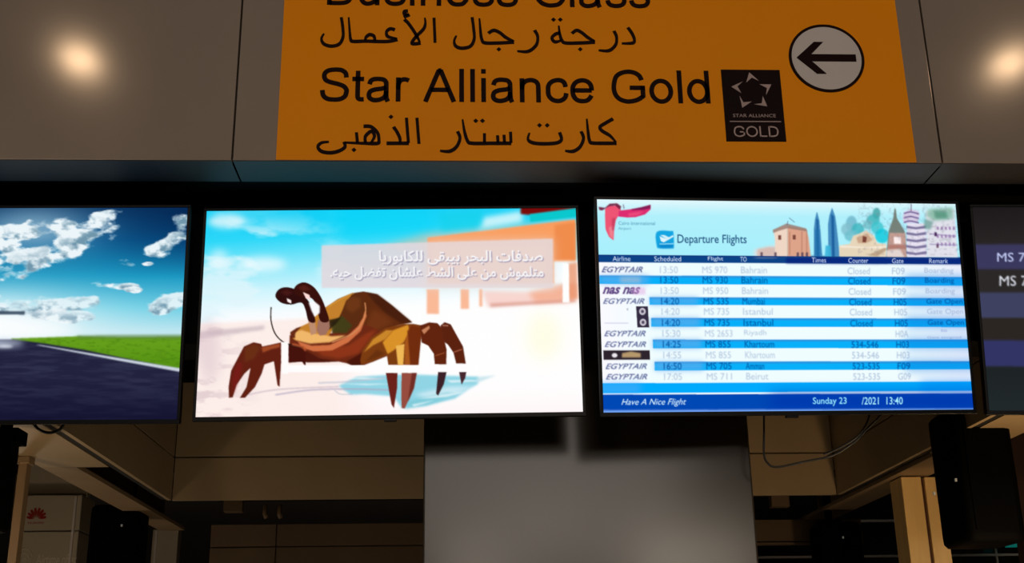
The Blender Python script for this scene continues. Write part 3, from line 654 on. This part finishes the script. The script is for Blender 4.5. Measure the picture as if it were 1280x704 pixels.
quad(745, 1230, 511.4, 516, 512, 516, (110, 160, 240)); quad(745, 1230, 511.4, 512.4, 512, 513, (10, 60, 170), .8, .5)
# logo
c.poly(B5([(150, 150), (190, 110), (290, 110), (320, 150), (300, 210), (265, 270), (248, 360), (240, 490), (190, 450), (155, 370), (150, 260)]), (238, 84, 116), 1, .7)
c.poly(B5([(190, 350), (235, 330), (240, 480), (200, 440)]), (240, 150, 155), .7, 1.5); c.poly(B5([(225, 250), (262, 240), (245, 380), (222, 380)]), (180, 50, 80), .6, 1.2)
c.poly(B5([(80, 125), (150, 135), (200, 90), (280, 85), (325, 120), (310, 155), (260, 110), (190, 120), (120, 165), (90, 160)]), (110, 30, 60), .9, .8)
c.poly(B5([(300, 165), (420, 150), (540, 130), (640, 100), (640, 150), (580, 205), (480, 235), (390, 240), (290, 230)]), (222, 44, 112), 1, .7)
c.poly(B5([(430, 150), (540, 125), (640, 98), (638, 140), (560, 155), (440, 160)]), (110, 24, 80), .8, .9); c.poly(B5([(400, 195), (500, 180), (570, 170), (500, 215), (400, 225)]), (240, 90, 130), .7, 1.4)
c.poly(B5([(340, 100), (350, 95), (360, 135), (385, 100), (350, 150)]), (110, 90, 120), .7, .7)
c.text('Cairo International', *[773.5, 818], 277, 281.5, (60, 120, 160), .75, .6); c.text('Airport', 773, 789, 284, 288.5, (60, 120, 160), .75, .6)
# flight icon
c.poly(B5([(705, 395), (860, 385), (885, 400), (890, 560), (865, 575), (735, 575), (705, 550)]), (20, 166, 226), 1, .8, 5)
c.poly(B5([(720, 520), (880, 515), (880, 570), (740, 570)]), (4, 120, 196), .7, 2)
c.poly(B5([(735, 440), (765, 455), (810, 470), (880, 430), (890, 445), (780, 510), (750, 495)]), (225, 246, 252), 1, .6); c.poly(B5([(740, 400+30), (790, 430), (850, 460), (810, 475)]), (225, 246, 252), .9, .6)
c.line(B5([(735, 528), (890, 524)]), 1.6, (140, 220, 245), .9, .5, 0)
c.text('Departure Flights', 845.5, 931, 293, 307, (28, 74, 120), .95, .5, offset=.006)
# landmark strip
c.poly(B6([(0, 330), (130, 300), (130, 370), (0, 370)]), (232, 222, 222), .8, 3); c.poly(B6([(20, 325), (90, 310), (140, 312), (140, 372), (20, 372)]), (216, 180, 168), .8, 2)
c.poly(B6([(120, 210), (180, 180), (205, 185), (205, 372), (130, 372), (128, 260)]), (240, 214, 196), 1, 1); c.poly(B6([(205, 180), (320, 200), (335, 250), (350, 372), (205, 372)]), (222, 164, 138), 1, 1)
c.poly(B6([(115, 205), (180, 175), (200, 165), (320, 195), (330, 215), (205, 195), (150, 212), (118, 225)]), (150, 120, 110), .8, .8)
for x_, y_ in ((158, 252), (247, 250)): c.poly(B6([(x_-9, y_-14), (x_+9, y_-14), (x_+9, y_+14), (x_-9, y_+14)]), (110, 60, 50), .9, .7)
for x_ in (215, 290, 320): c.poly(B6([(x_, 215), (x_+8, 215), (x_+8, 360), (x_, 360)]), (170, 110, 90), .5, .7)
for x_ in (40, 125, 262, 290, 318): c.poly(B6([(x_, 345), (x_+14, 342), (x_+14, 372), (x_, 372)]), (80, 60, 80), .8, .8)
c.line(B6([(215, 130), (250, 158)]), 1, (90, 120, 150), .7, .6, 0); c.line(B6([(205, 175), (208, 150)]), 1, (90, 100, 130), .7, .5, 0)
def tower(x_, w_, top, lean=0):
    c.poly(B6([(x_-2, top-30), (x_+2, top-30), (x_+w_*.35, top+20), (x_+w_*.5, top+80), (x_+w_*.55+lean, 370), (x_-w_*.5+lean*.3, 370), (x_-w_*.45, top+70), (x_-w_*.3, top+15)]), (70, 140, 190), 1, .8)
    c.poly(B6([(x_-w_*.1, top+5), (x_+w_*.2, top+20), (x_+w_*.3, 370), (x_, 370)]), (18, 84, 150), .8, 1)
tower(387, 42, 125, 10); tower(480, 56, 100, 18)
c.poly(B6([(375, 200), (400, 200), (410, 372), (372, 372)]), (30, 110, 170), .7, 1.5); c.poly(B6([(440, 300), (470, 300), (475, 370), (435, 370)]), (60, 180, 220), .9, 1)
for x_, y_, rx, ry, cc in ((600, 165, 7, 10, (110, 180, 200)), (575, 200, 8, 8, (130, 190, 205)), (640, 200, 8, 8, (60, 180, 190)), (755, 100, 5, 7, (60, 160, 160)), (735, 140, 8, 7, (60, 175, 180)), (705, 170, 7, 6, (110, 190, 200)), (760, 190, 8, 8, (60, 195, 205)), (790, 240, 9, 9, (10, 200, 220)), (600, 240, 9, 7, (110, 190, 205))):
    c.ell(940+x_/4.923, 245+y_/4.923, rx, ry, cc, .8, 1.4)
n3 = fbm(X/3.2, Y/3.2, 12, 3)
c.poly(B6([(525, 300), (590, 290), (610, 240), (650, 225), (690, 205), (740, 240), (760, 285), (815, 290), (815, 370), (525, 370)]), (232, 214, 186), 1, 1); c.poly(B6([(630, 250), (700, 225), (730, 265), (690, 285), (640, 285)]), (196, 154, 124), .8, 1.2)
c.poly(B6([(670, 240), (695, 248), (690, 280), (668, 280)]), (110, 50, 40), .9, .8); c.poly(B6([(530, 300), (700, 310), (820, 300), (810, 318), (530, 312)]), (250, 240, 226), .8, 1); c.poly(B6([(700, 360), (800, 315), (830, 318), (760, 368)]), (180, 150, 120), .8, 1.2)
c.poly(B6([(866, 70), (874, 70), (882, 130), (930, 210), (944, 372), (815, 372), (830, 210), (858, 130)]), (118, 130, 120), 1, .9)
c.poly(B6([(835, 220), (935, 220), (945, 372), (820, 372)]), (206, 160, 148), .9, 1.2); c.poly(B6([(862, 245), (905, 245), (908, 288), (864, 288)]), (255, 240, 240), 1, 1); c.poly(B6([(830, 295), (940, 295), (940, 320), (825, 320)]), (170, 110, 100), .7, 1.2)
c.poly(B6([(815, 330), (900, 320), (930, 372), (815, 372)]), (236, 228, 224), .8, 1.5)
c.poly(B6([(945, 160), (1060, 160), (1070, 372), (945, 372)]), (232, 226, 242), 1, 1)
for k in range(5): c.poly(B6([(940, 175+k*40), (1000, 184+k*40), (1070, 172+k*40), (1070, 190+k*40), (1000, 198+k*40), (940, 190+k*40)]), (104, 96, 140), .85, .9)
c.poly(B6([(925, 90), (965, 72), (1015, 82), (1025, 105), (1010, 160), (925, 160), (915, 130)]), (214, 204, 228), 1, 1.2)
for k in range(3): c.line(B6([(925, 100+k*28), (965, 90+k*28), (1018, 102+k*28)]), 1.8, (100, 80, 140), .8, .7)
c.line(B6([(970, 40), (970, 85)]), 1.3, (120, 100, 130), .8, .6, 0)
c.poly(B6([(1060, 80), (1240, 70), (1262, 372), (1070, 372)]), (226, 226, 236), 1, 1.5)
c.poly(B6([(1080, 70), (1230, 60), (1235, 130), (1110, 145), (1060, 110)]), (140, 190, 170), .9, 3); c.poly(B6([(1110, 80), (1190, 85), (1200, 130), (1120, 130)]), (60, 130, 105), .6, 2.5); c.poly(B6([(1050, 130), (1110, 150), (1090, 200), (1050, 190)]), (96, 150, 140), .7, 2)
for r_ in range(3):
    for k in range(5): c.poly(B6([(1130+k*25, 180+r_*50), (1142+k*25, 180+r_*50), (1143+k*25, 200+r_*50), (1131+k*25, 200+r_*50)]), (150, 110, 170), .8, .8)
c.line(B6([(1085, 225), (1250, 240)]), 1.6, (150, 130, 180), .7, .8, 0); c.line(B6([(1085, 290), (1255, 295)]), 1.6, (150, 140, 185), .7, .8, 0)
c.poly(B6([(1115, 215), (1130, 215), (1132, 240), (1116, 240)]), (60, 30, 80), .9, .8); c.poly(B6([(1128, 290), (1142, 290), (1142, 312), (1128, 312)]), (90, 50, 80), .8, .8)
c.blend(np.clip(n3-.5, 0, .3)*(X > 1070)*(Y < 318)*.8, (120, 120, 140))
quad(745, 1200, 318.4, 320.4, 320.6, 322, (14, 60, 130), 1, .4)
# header words
HW = (225, 236, 255)
for t_, xa, xb, yy in (('Airline', 766, 788, 323.4), ('Scheduled', 817, 850, 323.4), ('Flight', 883, 902, 323.6), ('TO', 923, 931, 323.6), ('Times', 1012, 1030, 324.4), ('Counter', 1058, 1083, 324.8), ('Gate', 1113, 1127.5, 325), ('Remark', 1160, 1184, 325)):
    c.text(t_, xa, xb, yy-3.1, yy+3.1, HW, .95, .45, offset=.004)
# rows: time, flight, destination, counter, gate, remark
RY = [337, 349.6, 363, 376.2, 389, 403, 416.5, 430, 443.5, 457.4, 470.5]
data = [('13:50', 'MS 970', 'Bahrain', 'Closed', 'F09', 'Boarding'), ('13:50', 'MS 930', 'Bahrain', 'Closed', 'F09', 'Boarding'), ('13:50', 'MS 950', 'Bahrain', 'Closed', 'F09', 'Boarding'),
        ('14:20', 'MS 535', 'Mumbai', 'Closed', 'H05', 'Gate Open'), ('14:20', 'MS 735', 'Istanbul', 'Closed', 'H05', 'Gate Open'), ('14:20', 'MS 735', 'Istanbul', 'Closed', 'H05', 'Gate Open'),
        ('15:30', 'MS 2653', 'Riyadh', '', 'H0A', ''), ('14:25', 'MS 855', 'Khartoum', '534-546', 'H03', ''), ('14:55', 'MS 855', 'Khartoum', '534-546', 'H03', ''),
        ('16:50', 'MS 705', 'Amman', '523-535', 'F09', ''), ('17:05', 'MS 711', 'Beirut', '523-535', 'G09', '')]
for i, (yy, row) in enumerate(zip(RY, data)):
    on = i % 2 == 1; ci = (0, 74, 150) if on else (120, 146, 190); al = .92 if on else .52
    sl = (yy-337)*.035
    for j, (t_, x_) in enumerate(zip(row, (824, 876, 924, 1057, 1113, 1154))):
        if not t_: continue
        wd = {0: 22, 1: 31 if len(t_) < 7 else 34, 2: 4.6*len(t_), 3: 28 if t_ == 'Closed' else 34, 4: 16, 5: 37 if t_[0] == 'B' else 46}[j]
        dy = .9 if j > 2 else 0; xx = x_+sl*(1+j*.18)
        c.text(t_, xx, xx+wd, yy-4.3+dy, yy+4.3+dy-(0), ci, al*(1.1 if j > 2 and not on else 1), .75, offset=0)
c.text('to', 1175, 1183, 411.5, 415, (110, 120, 190), .6, .7); c.text('Gate assigned', 1158, 1201, 420.5, 424, (100, 120, 180), .6, .7)
c.text('EGYPTAIR', 752.5, 803, 333.2, 340.4, (30, 44, 110), .8, .7, shear=.4, offset=.01)
for i in (3, 6, 7, 9, 10):
    sh = (i-3)*.45; c.text('EGYPTAIR', 754+sh, 805+sh, RY[i]-3.6, RY[i]+3.4, (30, 44, 110), .75, .7, shear=.4, offset=.01)
c.text('nas nas', 753.5, 800, 358.6, 367.4, (70, 40, 110), .85, .6, shear=.4, offset=.03); c.poly([(790, 359), (806, 359), (806, 368), (790, 368)], (225, 170, 225), .5, 2)
c.poly([(775, 345.5), (800, 345.5), (800, 354), (775, 354)], (170, 190, 210), .6, 3)
c.poly([(794.5, 382.5), (809, 382.5), (810.5, 409), (796, 409)], (52, 44, 66), 1, .5); 
for yy in (389, 402.5): c.ell(802.3+(yy-389)*.05, yy, 4, 4.4, (225, 222, 232), .9, .6); c.ell(802.3+(yy-389)*.05, yy, 2, 2.2, (70, 60, 84), .9, .6)
c.line([(756, 403.5), (785, 403.5)], .9, (150, 150, 200), .5, .6, 0); c.poly([(783, 385), (785, 385), (785, 387.5), (783, 387.5)], (120, 120, 150), .5, .6)
c.poly([(754, 437.5), (811, 437.5), (811.5, 449.2), (754.5, 449.2)], (46, 36, 46), 1, .5); c.ell(768, 443.6, 3.4, 2.8, (236, 232, 236), 1, .8); c.poly([(777, 441), (788, 438.8), (800, 441), (800, 446.4), (777, 446.4)], (206, 172, 120), .85, 1.1)
c.text('Have A Nice Flight', 776, 856, 498, 508, (215, 240, 255), 1, .5, shear=.35, offset=.006)
c.text('Sunday 23', 1013.5, 1056, 497.5, 508.5, (150, 235, 255), 1, .45, offset=.01); c.text('/2021  13:40', 1075, 1127, 497.5, 507, (165, 238, 255), 1, .45, offset=.01)
make_tv(((1.049, 3.628, 2.754), 4.35, 8.1, 1.11), c, 'departures_screen', 'bright departures board with cyan rows on the wall screen right of the crab screen')

# --- left screen: road, field and cloudy sky
c = Canvas(480, 270, [(-238, 256), (233, 260), (220.5, 523), (-262, 531)]); X, Y = c.px, c.py
E4 = lambda pts: [(x/2.347, 240+y/2.347) for x, y in pts]
sky = ramp(Y, [(255, (8, 48, 92)), (300, (8, 84, 138)), (345, (26, 152, 194)), (385, (110, 206, 228)), (415, (190, 230, 240)), (430, (190, 225, 235))]); c.img = sky
c.blend(np.clip((X-120)/120, 0, 1)*np.clip((350-Y)/80, 0, 1)*.7, (4, 34, 78))
c.blend(np.exp(-((X-45)/70)**2-((Y-285)/30)**2)*.6, (190, 225, 240)); c.blend(np.exp(-((X+10)/130)**2-((Y-405)/42)**2)*.95, (250, 253, 255))
nn_ = fbm((X+300)/26-(Y)/60, Y/13+X/90, 21, 6)*1.5-.25
def cloud(cx_, cy_, rx, ry, rot, thr=.5, gain=6, al=1):
    dx = (X-cx_)*math.cos(rot)+(Y-cy_)*math.sin(rot); dy = -(X-cx_)*math.sin(rot)+(Y-cy_)*math.cos(rot)
    e_ = np.clip(1.25-(dx/rx)**2-(dy/ry)**2, -1, 1); d = np.clip((e_*.42+nn_-.62)*4.2, 0, 1)**1.2
    sh = np.clip((fbm(X/12+5, Y/8+.3, 33, 4)-.42)*4, 0, 1)
    c.blend(d*al, (236, 246, 250)); c.blend(d*sh*al*.75*np.clip((dy/ry+.8), 0, 1), (70, 118, 145))
cloud(40, 325, 75, 20, -.38); cloud(95, 300, 62, 20, -.55); cloud(130, 280, 26, 12, .3); cloud(10, 295, 26, 18, 0); cloud(60, 285, 45, 16, -.2)
cloud(208, 305, 34, 12, -.55); cloud(222, 275, 18, 12, -1.0); cloud(157, 328, 16, 6, .05); cloud(150, 358, 26, 5, .05); cloud(168, 363, 12, 4, 0)
cloud(205, 380, 28, 11, -.25, al=.9); cloud(60, 382, 60, 12, -.05, al=.85); cloud(90, 396, 55, 8, .05, al=.8); cloud(185, 330, 8, 3, 0)
cloud(-120, 320, 110, 30, -.2); cloud(-90, 380, 110, 16, 0, al=.8); cloud(-190, 290, 50, 18, .2)
c.line([(-60, 389), (0, 391.5), (36, 391.8)], 4.5, (36, 58, 80), .95, .7, 0); c.poly([(-60, 372), (-52, 372), (-40, 390), (-60, 391)], (36, 58, 80), .9, .6)
c.ell(30, 412, 70, 12, (255, 255, 255), .8, 9)
c.poly([(20, 424), (100, 421), (160, 422), (226, 421), (226, 500), (150, 470), (20, 426)], (100, 158, 26), 1, .8)
c.poly([(100, 419.5), (226, 418.5), (226, 424), (100, 424)], (90, 130, 60), .6, 1.2)
gr = ((Y > 424)*(X > 20))*1.; c.blend(gr*np.clip((Y-430)/30, 0, 1)*.5, (70, 130, 10)); c.blend(gr*np.clip((fbm(X/6, Y/2.2, 40, 3)-.5)*4, 0, 1)*.3, (60, 110, 10))
c.poly([(-262, 428), (22, 425), (60, 430), (110, 438), (150, 446.5), (226, 462), (226, 532), (-270, 532)], (34, 34, 62), 1, .8)
c.blend((Y > 428)*np.clip((fbm(X/30, Y/4, 50, 4)-.4)*3, 0, 1)*np.clip((X-(-262))/1, 0, 1)*.35*(Y > (430+(X-40)*.2)), (72, 74, 104))
c.blend((Y > 428)*(Y > (430+(X-40)*.2))*np.clip((Y-470)/60, 0, 1)*.7, (12, 12, 40)); c.ell(0, 430, 36, 5, (210, 224, 240), .8, 4); c.ell(12, 434, 10, 2, (235, 240, 250), .8, 1.5)
c.poly([(50, 432), (56, 432), (226, 460.5), (226, 465), (150, 451), (100, 441.5)], (205, 214, 226), 1, .7)
make_tv(((-1.476, 3.686, 2.751), -2.0, 7.0, -.5), c, 'advertising_screen', 'wall screen showing a road, green field and cloudy blue sky at left')

# --- right screen: dark flight list
c = Canvas(420, 236, [(1210, 256), (1672, 262), (1705, 509), (1232, 517)]); X, Y = c.px, c.py
c.img = ramp(Y, [(256, (30, 26, 28)), (300, (40, 36, 36)), (305, (40, 36, 36))])
def band(y0, y1, cc, al=1): c.poly([(1200, y0), (1720, y0), (1720, y1), (1200, y1)], cc, al, 1.2)
band(304, 337, (58, 56, 92)); band(337, 366, (44, 40, 40)); band(366, 399, (62, 66, 96)); band(399, 427, (44, 38, 34)); band(427, 461, (50, 52, 100)); band(461, 530, (30, 36, 38))
c.blend(np.clip((Y-470)/40, 0, 1)*.5, (36, 44, 46))
c.text('MS 703', 1243.5, 1298, 315, 326.5, (205, 214, 255), 1, .5, offset=0); c.text('MS 705', 1246.5, 1302, 344.5, 357.5, (235, 240, 250), 1, .6, offset=0)
make_tv(((2.318, 3.66, 2.754), -3.0, 6.5, -1.0), c, 'departures_screen', 'dark screen with pale flight numbers at the right edge')

# ---------------------------------------------------------------- cables
def cable(pts, Y, label, r=.0035, ys=None):
    P = [at(px, py, Y=(Y if ys is None else ys[i])) for i, (px, py) in enumerate(pts)]
    o = MB().tube(smoothpts(P, 8), r, 8).build('cable', M['cable'], None, True)
    tag(o, label, 'cable', 'cables hanging under the screens')
    org = Vector(P[0]); 
    for v in o.data.vertices: v.co -= org
    o.location = org
cable([(955, 425), (955, 500), (955, 545), (955, 567), (959, 578), (971, 584), (1007, 577), (1039, 570), (1065, 555), (1082, 538), (1112, 500), (1118, 425)], 3.85, 'long black cable looping below the bright departures board')
cable([(1086, 425), (1087, 505), (1084, 528), (1070, 547), (1045, 562), (1030, 568)], 3.88, 'short black cable end dangling beside the longer loop')
cable([(36, 425), (37, 515), (42, 530), (52, 539), (64, 541), (76, 536), (82, 522), (84, 508), (84, 425)], 3.83, 'black cable loop hanging below the road picture screen', .005)

# ---------------------------------------------------------------- dark hanging monitor housings behind the canopy
def hanging(px0, px1, py0, py1, Y, depth, ztop, label, stem_px, leds=()):
    Y0 = Y if px0 < 200 and px1 < 200 else Y+depth; Y1 = Y+depth if px0 < 200 else Y
    a = at(px0, (py0+py1)/2, Y=Y0); b = at(px1, (py0+py1)/2, Y=Y1); t = at((px0+px1)/2, py0, Y=Y); q = at((px0+px1)/2, py1, Y=Y+depth)
    x0_, x1_, z1_, z0_ = a[0], b[0], t[2], q[2]
    o = empty('hanging_monitor', ((x0_+x1_)/2, Y+depth/2, z0_), label, 'monitor', 'black monitors hung behind the canopy')
    b2 = MB().box(x0_, x1_, Y, Y+depth, z0_, z1_, min(.05, (x1_-x0_)*.2)); b2.build('housing', M['black'], o, True)
    MB().box(x0_+.03, x1_-.03, Y-.006, Y+.004, z0_+.05, z1_-.05, .003).build('rear_cover', M['black'], o)
    sx = at(stem_px, py0, Y=Y+depth/2)[0]
    MB().tube([(sx, Y+depth/2, z1_-.01), (sx, Y+depth/2, ztop)], .022, 12).build('pole', M['black'], o, True)
    MB().box(sx-.06, sx+.06, Y+depth/2-.05, Y+depth/2+.05, z1_-.03, z1_+.02, .006).build('bracket', M['black'], o)
    for lx, ly in leds:
        p_ = at(lx, ly, Y=Y-.01); MB().box(p_[0]-.004, p_[0]+.004, Y-.012, Y-.004, p_[2]-.006, p_[2]+.006, .001).build('status_light', M['led'], o)
hanging(1166, 1274, 506, 688, 4.55, .28, FZ+.01, 'large black hanging monitor housing right of the golden post', 1235, ((1195, 600), (1168, 617)))
hanging(-70, 21, 536, 668, 4.1, .25, FZ+.01, 'black hanging monitor housing cut by the left frame edge', 8)
hanging(107, 184, 630, 760, 6.6, .25, FZ+.01, 'black hanging monitor housing right of the white billboard', 165, ((152, 657),))
hanging(1015, 1084, 652, 780, 6.7, .25, FZ+.01, 'black hanging monitor housing just right of the grey column', 1036, ((1054, 672),))

# ---------------------------------------------------------------- billboards and far glazing
Yb = 8.0
bl, zt_ = at(20, 640, Y=Yb)[0], at(60, 619, Y=Yb)[2]; br = at(101, 640, Y=Yb)[0]; zmid = at(60, 664, Y=Yb)[2]
bb = empty('billboard', ((bl+br)/2, Yb+.15, 0), 'white lightbox billboard with a red petal emblem beyond the canopy', 'billboard')
MB().box(bl, br, Yb, Yb+.30, zmid+.004, zt_, .006).build('upper_panel', M['panelw'], bb)
MB().box(bl, br, Yb, Yb+.30, 0, zmid-.004, .006).build('lower_panel', M['panelw'], bb)
MB().box(br-.045, br-.03, Yb-.012, Yb+.001, 0, zt_-.01, .002).build('edge_trim', M['white'], bb)
MB().box(bl+.02, br, Yb+.10, Yb+.16, zt_+.001, zt_+.55, .004).build('header', M['panelw'], bb)
ecx, ecz = at(46, 644, Y=Yb)[0], at(46, 649, Y=Yb)[2]
for k in range(8):
    t = math.pi*(k+.5)/8; d = np.array([math.cos(t), math.sin(t)]); n_ = np.array([-d[1], d[0]]); L = .050+.012*math.sin(t)
    o0 = np.array([ecx, ecz])+d*.012
    pts = [o0, o0+d*L*.55+n_*.009, o0+d*L*.95+n_*.006, o0+d*L, o0+d*L*.9-n_*.008, o0+d*L*.5-n_*.008]
    MB().prism([tuple(z) for z in pts], Yb-.004, Yb-.0005).build('petal', M['red'], bb)
put_text('lettering', 'HUAWEI', ecx-.05, ecx+.05, ecz-.032, ecz-.018, bb, M['red'], y=Yb-.004, th=.003)
grey_ink = mat('billboard_ink', (205, 196, 178), .6)
wz = at(40, 697, Y=Yb)[2]; wx = at(31, 697, Y=Yb)[0]
for r_ in (.018, .036, .054):
    mb = MB(); mb.tube([(wx+r_*math.sin(t), Yb-.004, wz-.03+1.6*r_*math.cos(t)) for t in np.linspace(-1.1, 1.1, 12)], .004, 6); mb.build('signal_arc', grey_ink, bb, True)
put_text('lettering', 'Airtime offer', at(46, 697, Y=Yb)[0], at(96, 697, Y=Yb)[0], wz-.05, wz+.02, bb, grey_ink, y=Yb-.004, th=.003)
# second pale panel further right
x0_, x1_ = at(190, 680, Y=9.)[0], at(222, 680, Y=9.)[0]
b3 = empty('billboard', ((x0_+x1_)/2, 9.05, 0), 'narrow pale grey panel right of the second dark housing', 'billboard')
zz = at(205, 662, Y=9.)[2]; MB().box(x0_, x1_, 9., 9.1, 0, zz, .006).build('panel', M['panelw'], b3)
MB().box(x0_+.02, x0_+.035, 8.99, 8.999, 0, zz-.01).build('edge_trim', M['white'], b3)

YG = 13.
gw = empty('window_1', (6, YG, 0), kind='structure')
zA, zB_ = at(1100, 652, Y=YG)[2], at(1100, 696, Y=YG)[2]
xg = [at(p_, 690, Y=YG)[0] for p_ in (945, 1046, 1144, 1244, 1276, 1360)]
zl = [0, zB_-(zA-zB_)*2, zB_-(zA-zB_), zB_, zA, zA+(zA-zB_), 6.]
for a, b in zip(xg, xg[1:]):
    for c0, c1 in zip(zl, zl[1:]):
        MB().box(a+.012, b-.012, YG, YG+.02, c0+.012, c1-.012).build('pane', M['glass'], gw)
for z in zl[1:-1][:]:
    if z in (zA, zB_) or z < zA: MB().box(xg[0], xg[-1], YG-.06, YG-.01, z-.012, z+.012, .002).build('transom', M['rail'], gw)
for x in xg: MB().box(x-.01, x+.01, YG-.03, YG-.0105, 0, zA-.1 if x != xg[0] else 5.9, .002).build('mullion', M['rail'] if x in xg[3:5] else M['black'], gw)
def lit(px0, px1, py0, py1, label, Y=12.7):
    a = at(px0, py1, Y=Y); b = at(px1, py0, Y=Y)
    o = empty('lit_sign', ((a[0]+b[0])/2, Y, a[2]), label, 'sign')
    MB().box(a[0], b[0], Y, Y+.05, a[2], b[2], .004).build('face', M['teal'], o)
    MB().box((a[0]+b[0])/2-.01, (a[0]+b[0])/2+.01, Y+.02, Y+.04, b[2]-.002, 6.0).build('hanger', M['black'], o)
lit(1259, 1270, 667, 684, 'small teal lit sign low at the right edge')
mb = empty('post', (at(1276, 600, Y=5.6)[0], 5.65, 0), 'dark reddish brown post at the right frame edge', 'post')
xx = at(1271, 600, Y=5.6)[0]; MB().box(xx, xx+.12, 5.6, 5.7, 0, FZ+.008, .004).build('shaft', mat('post_brown', (44, 22, 15), .7), mb)
